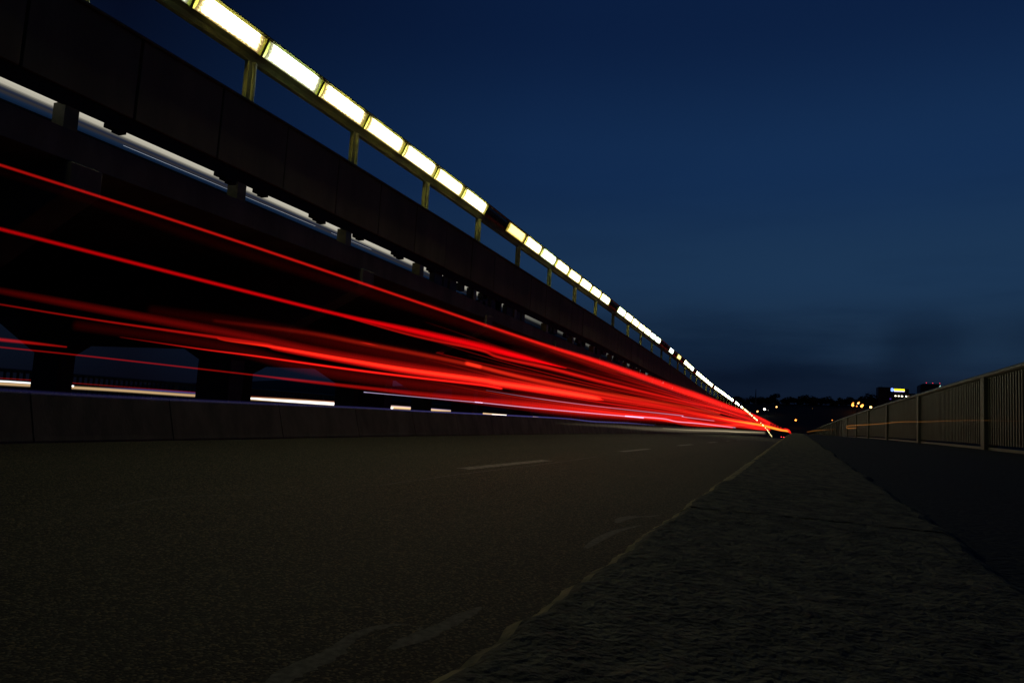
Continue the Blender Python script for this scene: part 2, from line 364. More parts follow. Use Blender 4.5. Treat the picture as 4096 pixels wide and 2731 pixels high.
seams = [-.6, 1.42, 2.2, 3.3, 4.6, 6.6, 9.6, 13.5, 18, 24, 32, 44, 60, 90, 140, 220, 400]
for i in range(len(seams)-1):
    a, c = seams[i]+.006, seams[i+1]-.006
    vs, fs, k = kerb_piece(a, c, .007 if i < 2 else .03, 90 if i < 2 else 30)
    b = MB(); b.v = vs; b.f = fs
    o = b.build('coping_stone', m_stone, root, smooth=True)
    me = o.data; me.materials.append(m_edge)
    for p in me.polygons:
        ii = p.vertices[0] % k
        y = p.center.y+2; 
        if (ii <= 3 and p.vertices[1] % k <= 4) and nz3(7, y, 0, 5)+.6*nz3(9, y, 0, 23) > -.42: p.material_index = 1  # patchy strip of painted lamplight along the left edge
b = MB(); b.prof([(-.20, -.185), (.236, -.185), (.236, H-.4), (-.20, H-.4)], yy(-.6, 400, 1.5, 1.05), zr)
b.build('wall_core', m_stone, root)

# ------------------------------------------------------------------ right-hand parapet of fins
def parapet(name, X, z0, z1, y0, y1, label, side, postys, sp=.175):
    root = empty(name, (X, postys[0], z0+.0), label, 'parapet')
    dirx = side
    pys = [y0]+postys+[y1]
    for a, c in zip(pys, pys[1:]):
        b = MB(); y = a+.12
        while y < c-.1:
            if y < 70 or int(round(y/sp)) % 3 == 0:
                z = zr(y); b.box(X-.075, X+.075, y, y+.065, z0+.10+z, z1-.06+z); nv = len(b.v); b.e += [(nv-16, nv-8)] if nv > 8 else []
            y += sp
        b.build('slat_panel', m_fence, root)
    for y in postys:
        b = MB(); z = zr(y); b.box(X-.15, X+.09, y-.15, y+.15, z0-.02+z, z1-.055+z); b.build('post', m_fence, root, bevel=.01)
    t = yy(y0, y1, 2, 1.03)
    b = MB(); r = []
    for i in range(12):
        a = math.pi*2*i/12; r.append((X+.115*math.cos(a), z1-.02+.078*math.sin(a)))
    b.prof(r, t, zr); b.build('handrail', m_fence, root, smooth=True)
    b = MB(); b.prof([(X-.03, z1-.105), (X+.03, z1-.105), (X+.03, z1-.155), (X-.03, z1-.155)], t, zr); b.build('upper_rail', m_fence, root)
    b = MB(); b.prof([(X-.078, z0+.05), (X+.08, z0+.05), (X+.08, z0-.03), (X-.078, z0-.03)], t, zr); b.build('base_rail', m_fence, root)
    return root
parapet('bridge_parapet', 3.62, -.19, 1.31, -6, 560, 'olive painted bridge parapet of close upright fins with a fat handrail, right of the footway', 1,
        [.2+8.4*k for k in range(0, 30)])
parapet('bridge_parapet', -40.3, -.80, .72, 6, 420, 'distant slatted parapet seen between the piers beyond the far carriageway', -1, [21.2+8.4*k if k % 2 == 0 else 21.2+8.4*k-5.6 for k in range(0, 20)], .36)

# ------------------------------------------------------------------ median barrier segments
HB = H+.032*10.0
bp = [(-10.20, HB-.05), (-10.20, HB+.03), (-10.225, HB+.10), (-10.40, HB+.70), (-10.42, HB+.725), (-10.58, HB+.725), (-10.69, HB+.20), (-10.80, HB+.07), (-10.80, HB-.05)]
sy_ = [v*.7224 for v in (-2, 2.2, 6.1, 9.95, 13.43, 17.49)]
while sy_[-1] < 330: sy_.append(sy_[-1]+2.9)
ordn = ['first', 'second', 'third', 'fourth', 'fifth', 'sixth', 'seventh', 'eighth', 'ninth', 'tenth']
for i in range(len(sy_)-1):
    a, c = sy_[i]+.012, sy_[i+1]-.012
    if c < 3.5: continue
    z0 = zr(a); dz = zr(c)-z0
    b = MB(); b.prism([(x, z+z0) for x, z in bp], a, c, dz)
    lab = 'concrete median barrier block, %s counted from the left edge of the photo' % ordn[i-1] if 0 < i < 10 else 'distant concrete median barrier block under the red light streaks'
    o = b.build('concrete_barrier', m_conc)
    tag(o, lab, 'barrier', 'concrete barrier blocks along the median')

# ------------------------------------------------------------------ portal piers
S = 1.8
def pier_pts(z):
    cx = -10.2; r = []
    out = [(2.2, H/S-.1), (2.2, .54), (4.43, 1.67), (4.43, 1.90)]
    inn = [(1.55, H/S-.1), (1.55, .53), (1.19, .705)]
    return out, inn, cx
def build_pier(y, label):
    z = zr(y)
    root = empty('portal_pier', (-10.2*S, y, H+z), label, 'pier', 'portal piers carrying the elevated deck')
    t = .30*S
    cx = -10.2
    for s in (1, -1):
        b = MB(); pts = [(cx+s*1.55, H/S-.08), (cx+s*2.2, H/S-.08), (cx+s*2.2, .54), (cx+s*1.55, .53)]
        pts = [(x*S, q*S+z) for x, q in pts]
        if s < 0: pts = pts[::-1]
        b.prism(pts, y+.004, y+t-.004); b.build('leg', m_pier, root, bevel=.02)
    b = MB()
    pts = [(cx-1.19, .705), (cx-1.55, .53), (cx-2.2, .54), (cx-4.43, 1.67), (cx-4.43, 1.90), (cx+4.43, 1.90), (cx+4.43, 1.67), (cx+2.2, .54), (cx+1.55, .53), (cx+1.19, .705)]
    n0 = 0; P = [(x*S, q*S+z) for x, q in pts]
    # split into convex strips
    def pz(idx):
        q = [P[k] for k in idx]; b.prism(q, y, y+t)
    A, B_, Cc, D, E_, F_, G_, H_, I_, J_ = range(10)
    top = lambda x: (x*S, 1.90*S+z)
    P += [top(cx-2.2), top(cx-1.55), top(cx-1.19), top(cx+1.19), top(cx+1.55), top(cx+2.2)]
    # one closed outline face swept along y keeps the cap one body
    b = MB(); b.prism([P[k] for k in range(10)], y, y+t)
    b.build('crosshead', m_pier, root, bevel=.02)
    return root
py = [4.1*S+8.0*k for k in range(-1, 26)]
for k, y in enumerate(py):
    if k == 0: lab = 'nearest portal pier, only its far side showing at the left edge'
    else:
        lab = ['portal pier whose arm tip shows at the left edge above the red streak', 'nearest full concrete portal pier framing the dusky opening', 'second concrete portal pier, its legs split by a narrow bright slit', 'third portal pier down the median', 'fourth portal pier down the median'][k-1] if k < 6 else 'distant portal pier hidden among the red streaks'
    if k == 0: continue
    build_pier(y+.0, lab)

# ------------------------------------------------------------------ elevated deck
G = 1.273; XG = -8.2*G
def Yp(j):
    return G*(5.77+2.88*j+.022*j*j) if j <= 20 else Yp(20)+(j-20)*4.75
gy = yy(-3, 372, 1.8, 1.03)
deck = empty('elevated_deck', (-18.4, 12, 1.9*S), 'long dark elevated concrete deck with a panelled parapet running over the median', 'viaduct')
XF = -18.36*2-XG                         # far face
b = MB(); b.prof([(XG-.04, 3.09*G), (XG-.04, 2.72*G), (XG-.5, 2.70*G-.02), (XF+.5, 2.70*G-.02), (XF+.04, 2.72*G), (XF+.04, 3.09*G)], gy, zg); b.build('deck_beam', m_pier, deck)
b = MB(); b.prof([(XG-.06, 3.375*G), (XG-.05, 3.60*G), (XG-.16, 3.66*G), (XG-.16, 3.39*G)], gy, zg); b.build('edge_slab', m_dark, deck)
b = MB(); b.prof([(XG+.055, 4.665*G), (XG+.06, 4.69*G), (XG-.16, 4.71*G), (XG-.16, 4.66*G)], gy, zg); b.build('parapet_cap', m_cap, deck)
# parapet panels
jy = [G*v for v in (2.0, 3.55, 5.1, 6.608, 8.078, 9.575, 11.073, 12.581)]
while jy[-1] < 366: jy.append(jy[-1]+1.93*(1+min(.1, jy[-1]*.001)))
rest = MB()
for i in range(len(jy)-1):
    a, c = jy[i]+(.016 if i > 3 else .028), jy[i+1]-(.016 if i > 3 else .028)
    if c < 2: continue
    z0 = zg(a); dz = zg(c)-z0
    jit = random.uniform(-.008, .008)
    t = rest if i > 100 else MB()
    t.box(XG-.12, XG+jit, a, c, 3.56*G+z0, 4.655*G+z0, dz)
    if i <= 100: t.build('parapet_panel', m_panel, deck, bevel=.008 if i < 30 else 0)
r_ = rest.build('parapet_panel', m_panel, deck); r_['kind'] = 'stuff'
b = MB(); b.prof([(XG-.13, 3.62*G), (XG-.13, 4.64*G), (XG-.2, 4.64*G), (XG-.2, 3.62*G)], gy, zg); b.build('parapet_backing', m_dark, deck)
# short posts in the slot between beam and parapet
slotw = .2*G
for j in range(-1, 60):
    y = Yp(j)
    b = MB(); z = zg(y); b.box(XG-.34, XG-.07, y-slotw/2+.04, y+slotw/2+.02, 3.085*G+z, 3.42*G+z); b.build('slot_post', m_paintg if j < 30 else m_dark, deck)
# stepped bearing blocks and notches hanging under the edge slab
def notch(y, n=3, w=.17):
    b = MB(); z = zg(y)
    for k in range(n+1):
        L_ = w if k < n else .2
        zt = (3.335 - .0*k)*G + z
        b.box(XG-.20, XG-.03, y+k*w*1.15, y+k*w*1.15+w*1.12, (3.342-.022*k)*G+z, 3.40*G+z)
    b.build('soffit_block', m_dark, deck)
for j, off in ((0, .66), (0, 3.02), (1, .45), (1, 2.28), (2, .35), (2, 2.2), (3, .5)):
    notch(Yp(j)+off*G*.8, 1 if off < .7 else 2, .13)
def gear(y, w, z0, z1, d=.3):
    b = MB(); z = zg(y); b.box(XG-.22-d*.3, XG-.12, y, y+w, z0*G+z, z1*G+z); b.build('equipment_box', m_box, deck, bevel=.01)
for y, w, a_, c_ in ((15.35, .55, 3.1, 3.4), (15.85, .3, 3.1, 3.38), (16.2, .5, 3.1, 3.42), (16.85, .3, 3.22, 3.42), (17.0, .55, 3.08, 3.15), (17.5, .34, 3.08, 3.42), (18.1, .5, 3.1, 3.2), (18.25, .42, 3.26, 3.42), (18.9, .9, 3.08, 3.42)):
    gear(y*G, w*G*.75, a_, c_)
for y, w in ((18.3, .35), (19.2, .5), (20.1, .9), (21.0, .28), (21.4, .3)): gear(y*G, w*G, 3.1, 3.42)
random.seed(3)
for j in range(6, 30):
    y = Yp(j)
    for k in range(3): gear(y+random.uniform(.4, 3.3), random.uniform(.2, .9), random.choice((3.1, 3.2, 3.26)), 3.42)
for y in (15.6, 15.75, 15.9, 18.45, 18.6, 24.2, 24.4):
    b = MB(); y *= G; z = zg(y); p = None
    for k in range(7):
        q = (XG-.14, y+.35*k/6+.05*math.sin(k), (3.42-.34*k/6+.03*math.sin(k*2))*G+z)
        if p: b.cyl(p, q, .012, 6)
        p = q
    b.build('dangling_cable', m_cable, deck)

# ------------------------------------------------------------------ lit train in the slot
def trainmat():
    m, nt, bs = nodes('lit_train_side'); nt.nodes.remove(bs); L = nt.links
    tc = nt.nodes.new('ShaderNodeTexCoord'); sp = nt.nodes.new('ShaderNodeSeparateXYZ'); L.new(tc.outputs['UV'], sp.inputs[0])
    r = nt.nodes.new('ShaderNodeValToRGB'); r.color_ramp.interpolation = 'EASE'; e = r.color_ramp.elements
    st = [(0, (.003, .009, .024)), (.16, (.006, .016, .040)), (.30, (.026, .025, .028)), (.40, (.010, .015, .034)), (.45, (.04, .044, .055)), (.52, (.12, .115, .10)), (.62, (.44, .41, .33)), (1, (.68, .65, .54))]
    e[0].position, e[0].color = 0, (*st[0][1], 1); e[1].position, e[1].color = 1, (*st[-1][1], 1)
    for p, c in st[1:-1]: e.new(p).color = (*c, 1)
    n = nt.nodes.new('ShaderNodeTexNoise'); n.inputs['Scale'].default_value = 5; mp = nt.nodes.new('ShaderNodeMapping'); mp.inputs['Scale'].default_value = (.12, 9, 1)
    L.new(tc.outputs['UV'], mp.inputs[0]); L.new(mp.outputs[0], n.inputs[0])
    a = nt.nodes.new('ShaderNodeMath'); a.operation = 'MULTIPLY_ADD'; a.inputs[1].default_value = .16; L.new(n.outputs[0], a.inputs[0]); L.new(sp.outputs[1], a.inputs[2])
    s_ = nt.nodes.new('ShaderNodeMath'); s_.operation = 'SUBTRACT'; s_.inputs[1].default_value = .08; L.new(a.outputs[0], s_.inputs[0]); L.new(s_.outputs[0], r.inputs[0])
    dim = nt.nodes.new('ShaderNodeValToRGB'); dim.color_ramp.elements[0].color = (1, 1, 1, 1); dim.color_ramp.elements[0].position = .16; dim.color_ramp.elements[1].position = .30; dim.color_ramp.elements[1].color = (.17, .18, .19, 1); L.new(sp.outputs[0], dim.inputs[0])
    mx = nt.nodes.new('ShaderNodeMix'); mx.data_type = 'RGBA'; mx.blend_type = 'MULTIPLY'; mx.inputs[0].default_value = 1; L.new(r.outputs[0], mx.inputs[6]); L.new(dim.outputs[0], mx.inputs[7])
    em = nt.nodes.new('ShaderNodeEmission'); L.new(mx.outputs[2], em.inputs[0]); L.new(em.outputs[0], nt.nodes['Material Output'].inputs[0]); return m
XT = -9.35*G; TL = 110.0
train = empty('train', (XT-1.4, 40, 3.2*G), 'lit train on the elevated deck, glowing through the slot under the parapet', 'train')
tys = yy(.5, TL, 2, 1.0)
b = MB()
for y in tys: b.v += [(XT, y, 3.545*G+zg(y)), (XT-.0, y, 3.87*G+zg(y))]
for i in range(len(tys)-1): b.f.append((2*i, 2*i+2, 2*i+3, 2*i+1))
o = b.build('window_band', trainmat(), train)
uv = o.data.uv_layers.new(name='UV')
for lp in o.data.loops:
    vi = lp.vertex_index; uv.data[lp.index].uv = ((tys[vi//2])/TL, vi % 2)
b = MB(); b.prof([(XT-.04, 3.2*G), (XT-.04, 4.9*G-.6), (XT-.2, 4.9*G-.35), (XT-2.2, 4.9*G-.35), (XT-2.4, 4.9*G-.6), (XT-2.4, 3.2*G)], tys, zg); b.build('body', m_box, train)
b = MB()
for ya, yb in ((6.6, 10.7), (11.2, 12.6)):
    b.box(XT+.004, XT+.012, ya*G*1.12, yb*G*1.12, 3.575*G, 3.579*G)
b.build('lit_sill_line', emis('sill_line_glow', (.55, .6, .7), .55), train)
b = MB()
for y in range(4, 108, 9):
    for d in (0, 1.9): b.cyl((XT-.25, y+d, 3.2*G-.02+zg(y)), (XT-.12, y+d, 3.2*G-.02+zg(y)), .36, 16)
b.build('wheels', m_box, train)

# ------------------------------------------------------------------ light gantry over the parapet
gan = empty('light_gantry', (XG-.05, 10, 4.7*G), 'yellow green painted steel gantry on posts above the deck parapet, holding the row of lamps', 'gantry')
b = MB(); b.prof([(XG-.05, 5.36*G), (XG-.02, 5.44*G), (XG+.015, 5.50*G), (XG-.02, 5.512*G), (XG-.20, 5.50*G), (XG-.20, 5.38*G)], gy, zg); b.build('lower_rail', m_paintg, gan)
b = MB(); b.prof([(XG+.175, 5.775*G), (XG+.215, 5.80*G), (XG+.17, 5.845*G), (XG-.22, 5.80*G), (XG-.22, 5.77*G)], gy, zg); b.build('top_rail', m_paintg, gan)
b = MB(); b.prof([(XG-.20, 5.50*G), (XG-.18, 5.50*G), (XG-.18, 5.78*G), (XG-.20, 5.78*G)], gy, zg); b.build('back_plate', m_troughin, gan)
for j in range(-1, 62):
    y = Yp(j); z = zg(y)
    b = MB(); b.cyl((XG-.075, y+.03, 4.66*G+z), (XG-.075, y+.03, 5.37*G+z), .062, 12); b.cyl((XG-.075, y+.03, 5.33*G+z), (XG-.075, y+.03, 5.365*G+z), .072, 12)
    b.box(XG-.155, XG-.05, y-.14, y-.02, 4.66*G+z, 5.375*G+z)
    b.build('post', m_paintg, gan, smooth=False)
def Bk(k): return 1.006*Yp((k+1)/2)
# ------------------------------------------------------------------ lamps: one thing each
def lamp_proto(key):
    L_ = 1.475*G
    root = bpy.data.objects.new('lamp', None); root.empty_display_size = .2
    ch = []
    def add(mb, name, mat, uvq=None):
        me = bpy.data.meshes.new(name); me.from_pydata(mb.v, [], mb.f); me.materials.append(mat)
        if uvq:
            u = me.uv_layers.new(name='UV')
            for i, c in enumerate(uvq): u.data[i].uv = c
        o = bpy.data.objects.new(name, me); o.parent = root; ch.append(o)
    c = MB(); g_ = .070*G
    pr = [(.01, 0, 0), (.075, .055*G, .22), (.118, .12*G, .48), (.148, .19*G, .74), (.165, .262*G, 1)]   # slightly bowed cover
    for (xa, za, va), (xb, zb, vb) in zip(pr, pr[1:]): c.quad((xa, g_, za), (xa, L_-g_, za), (xb, L_-g_, zb), (xb, g_, zb))
    add(c, 'diffuser', lm[key], [q for (_, _, va), (_, _, vb) in zip(pr, pr[1:]) for q in ((0, va), (1, va), (1, vb), (0, vb))])
    c = MB()
    c.prism([(.045, -.01), (-.15, -.01), (-.15, .27*G), (.205, .27*G)][::-1], -.035, .026)
    c.box(-.15, -.14, .026, L_-.04, 0, .27*G)
    c.prism([(.0, -.014), (.022, .004), (.012, .016), (-.01, -.005)], .03, L_-.03)
    add(c, 'housing', m_paintg)
    return root, ch
protos = {k: lamp_proto(k) for k in lm}
used = {}
seq = {-2: 'w1', -1: 'c2', 0: 'w2', 1: 'c1', 2: 'w2', 3: 'w1', 4: 'w3', 5: 'w1', 6: 'w3', 7: 'd', 8: 'y1', 9: 'w2', 10: 'c1', 11: 'w2', 12: 'w2', 13: 'w3', 14: 'w1', 15: 'w3', 16: 'd', 17: 'c1', 18: 'w3', 19: 'w1', 20: 'w3', 21: 'w3', 22: 'c2', 23: 'c1', 24: 'd', 25: 'd', 26: 'c2', 27: 'd', 28: 'y1', 29: 'd', 30: 'w3', 31: 'w1', 32: 'c1', 33: 'd'}
desc = {'w1': 'bright warm white', 'w2': 'bright warm white, grimy cornered', 'w3': 'brilliant cream white', 'c1': 'bright greenish white', 'c2': 'pale bluish white', 'y1': 'dull yellow, dirt streaked', 'y2': 'soft yellow', 'd': 'unlit black'}
num = ['zeroth', 'first', 'second', 'third', 'fourth', 'fifth', 'sixth', 'seventh', 'eighth', 'ninth', 'tenth', 'eleventh', 'twelfth', 'thirteenth', 'fourteenth', 'fifteenth', 'sixteenth', 'seventeenth', 'eighteenth', 'nineteenth', 'twentieth', 'twenty first', 'twenty second', 'twenty third', 'twenty fourth', 'twenty fifth', 'twenty sixth', 'twenty seventh', 'twenty eighth', 'twenty ninth', 'thirtieth', 'thirty first', 'thirty second', 'thirty third', 'thirty fourth', 'thirty fifth']
random.seed(11)
k = -2
while True:
    ya, yb = Bk(k), Bk(k+1)
    if ya > 350: break
    if k in seq: key = seq[k]
    else:
        key = 'w3' if k % 3 else 'c1'
        if 41 == k or 55 <= k <= 56 or k in (61, 62, 64, 78, 79): key = 'd'
        if ya > 150: key = 'y2' if random.random() < (.75 if ya < 200 else .38) else 'd'
    root, ch = protos[key]
    if k <= 33: lab = '%s lamp pane, %s full pane along the overhead strip' % (desc[key], num[k+1]) if k >= 0 else ('pale bluish lamp pane cut by the top edge at the strip start' if k == -1 else 'lamp pane just above the top edge at the strip start')
    else: lab = 'tiny far lamp of the overhead strip, '+('unlit' if key == 'd' else 'glowing white')+', beyond the yellow one'
    y0 = ya+.03; loc = (XG, y0, 5.515*G+zg(y0)); sc = (yb-ya)/(1.475*G)
    slope = math.atan2(zg(yb)-zg(ya), yb-ya)
    r = root if key not in used else root.copy()
    COL.objects.link(r); r.location = (loc[0], loc[1], loc[2]+CZ); r.scale = (1, sc, 1); r.rotation_euler = (slope, 0, 0)
    tag(r, lab, 'lamp', 'lamp panes of the overhead strip')
    for c in ch:
        d = c if key not in used else c.copy()
        COL.objects.link(d); d.parent = r
    used[key] = 1
    k += 1

# ------------------------------------------------------------------ light streaks of the passing traffic: glowing tubes hanging over the lanes
def trailmat(name, col, hot=None, s=1.0):
    """light only: emission added over a clear tube; hotter where the streak is brighter"""
    m, nt, b_ = nodes(name); nt.nodes.remove(b_); L = nt.links
    at = nt.nodes.new('ShaderNodeAttribute'); at.attribute_name = 'glow'
    h = nt.nodes.new('ShaderNodeAttribute'); h.attribute_name = 'heat'
    mr = nt.nodes.new('ShaderNodeMapRange'); mr.inputs[1].default_value = .38; mr.inputs[2].default_value = .95; L.new(h.outputs['Fac'], mr.inputs[0])
    mx = nt.nodes.new('ShaderNodeMix'); mx.data_type = 'RGBA'; mx.inputs[6].default_value = (*col, 1); mx.inputs[7].default_value = (*(hot or col), 1); L.new(mr.outputs[0], mx.inputs[0])
    em = nt.nodes.new('ShaderNodeEmission'); L.new(mx.outputs[2], em.inputs[0]); L.new(at.outputs['Fac'], em.inputs[1])
    tr = nt.nodes.new('ShaderNodeBsdfTransparent'); ad = nt.nodes.new('ShaderNodeAddShader'); L.new(em.outputs[0], ad.inputs[0]); L.new(tr.outputs[0], ad.inputs[1])
    L.new(ad.outputs[0], nt.nodes['Material Output'].inputs[0]); return m
TM = {'red': trailmat('tail_light_red', (1, .012, .008), (1, .085, .05)), 'crimson': trailmat('tail_light_crimson', (1, .001, .004), (1, .006, .014)), 'rust': trailmat('tail_light_rust', (1, .03, .01), (1, .13, .05)),
      'orangecore': trailmat('tail_light_orange', (1, .02, .006), (1, .26, .03)), 'gold': trailmat('indicator_gold', (1, .30, .02)), 'lilac': trailmat('reflection_lilac', (.75, .6, .95)),
      'blue': trailmat('marker_blue', (.12, .11, .46)), 'cream': trailmat('headlight_cream', (1, .82, .5)), 'amber': trailmat('cycle_lamp_amber', (1, .35, .05)),
      'warm': trailmat('headlight_warm', (1, .66, .32)), 'white': trailmat('headlight_white', (.95, 1, 1))}
def trail(label, col, pts, seg=8, N=3.0):
    """the lamp at its successive places along the lane: a dense row of soft round glows, every one facing back down the road"""
    P = curve(pts, 6)
    verts = []; faces = []; glow = []; heat = []
    edges = []; last = [None]
    def disc(x, y, z, r, g):
        n0 = len(verts)
        if last[0] is not None: edges.append((last[0], n0))
        last[0] = n0; L_ = max(g, 0)/(.5*N)
        verts.append((x, y, z)); glow.append(L_*1.15); heat.append(g)
        for rr, k_ in ((.5, .62), (1.25, 0)):
            for k in range(seg):
                th = 2*math.pi*k/seg; verts.append((x+r*rr*math.cos(th), y, z+r*rr*math.sin(th))); glow.append(L_*k_); heat.append(g)
        for k in range(seg):
            k2 = (k+1) % seg
            faces.append((n0, n0+1+k, n0+1+k2)); faces.append((n0+1+k, n0+1+seg+k, n0+1+seg+k2, n0+1+k2))
    carry = 0.0
    for p, q in zip(P, P[1:]):
        dy = math.hypot(q[1]-p[1], (q[0]-p[0])*.5); s = 0.0
        if dy < 1e-6: continue
        while True:
            t = s/dy; c = [p[i]+(q[i]-p[i])*t for i in range(5)]
            cot = abs(c[1])/max(.05, math.hypot(c[0], c[2]))
            d = max(.004, 2*c[3]*cot/N)
            if carry > 0:
                st = min(carry, dy-s); s += st; carry -= st
                if s >= dy-1e-9: break
                continue
            disc(*c); carry = min(d, 12.0)
    b = MB(); b.v = verts; b.f = faces; b.e = edges
    o = b.build('light_streak', TM[col], None)
    at = o.data.attributes.new('glow', 'FLOAT', 'POINT'); at.data.foreach_set('value', glow)
    at = o.data.attributes.new('heat', 'FLOAT', 'POINT'); at.data.foreach_set('value', heat)
    tag(o, label, 'light streak', 'light streaks of the traffic')
    return o
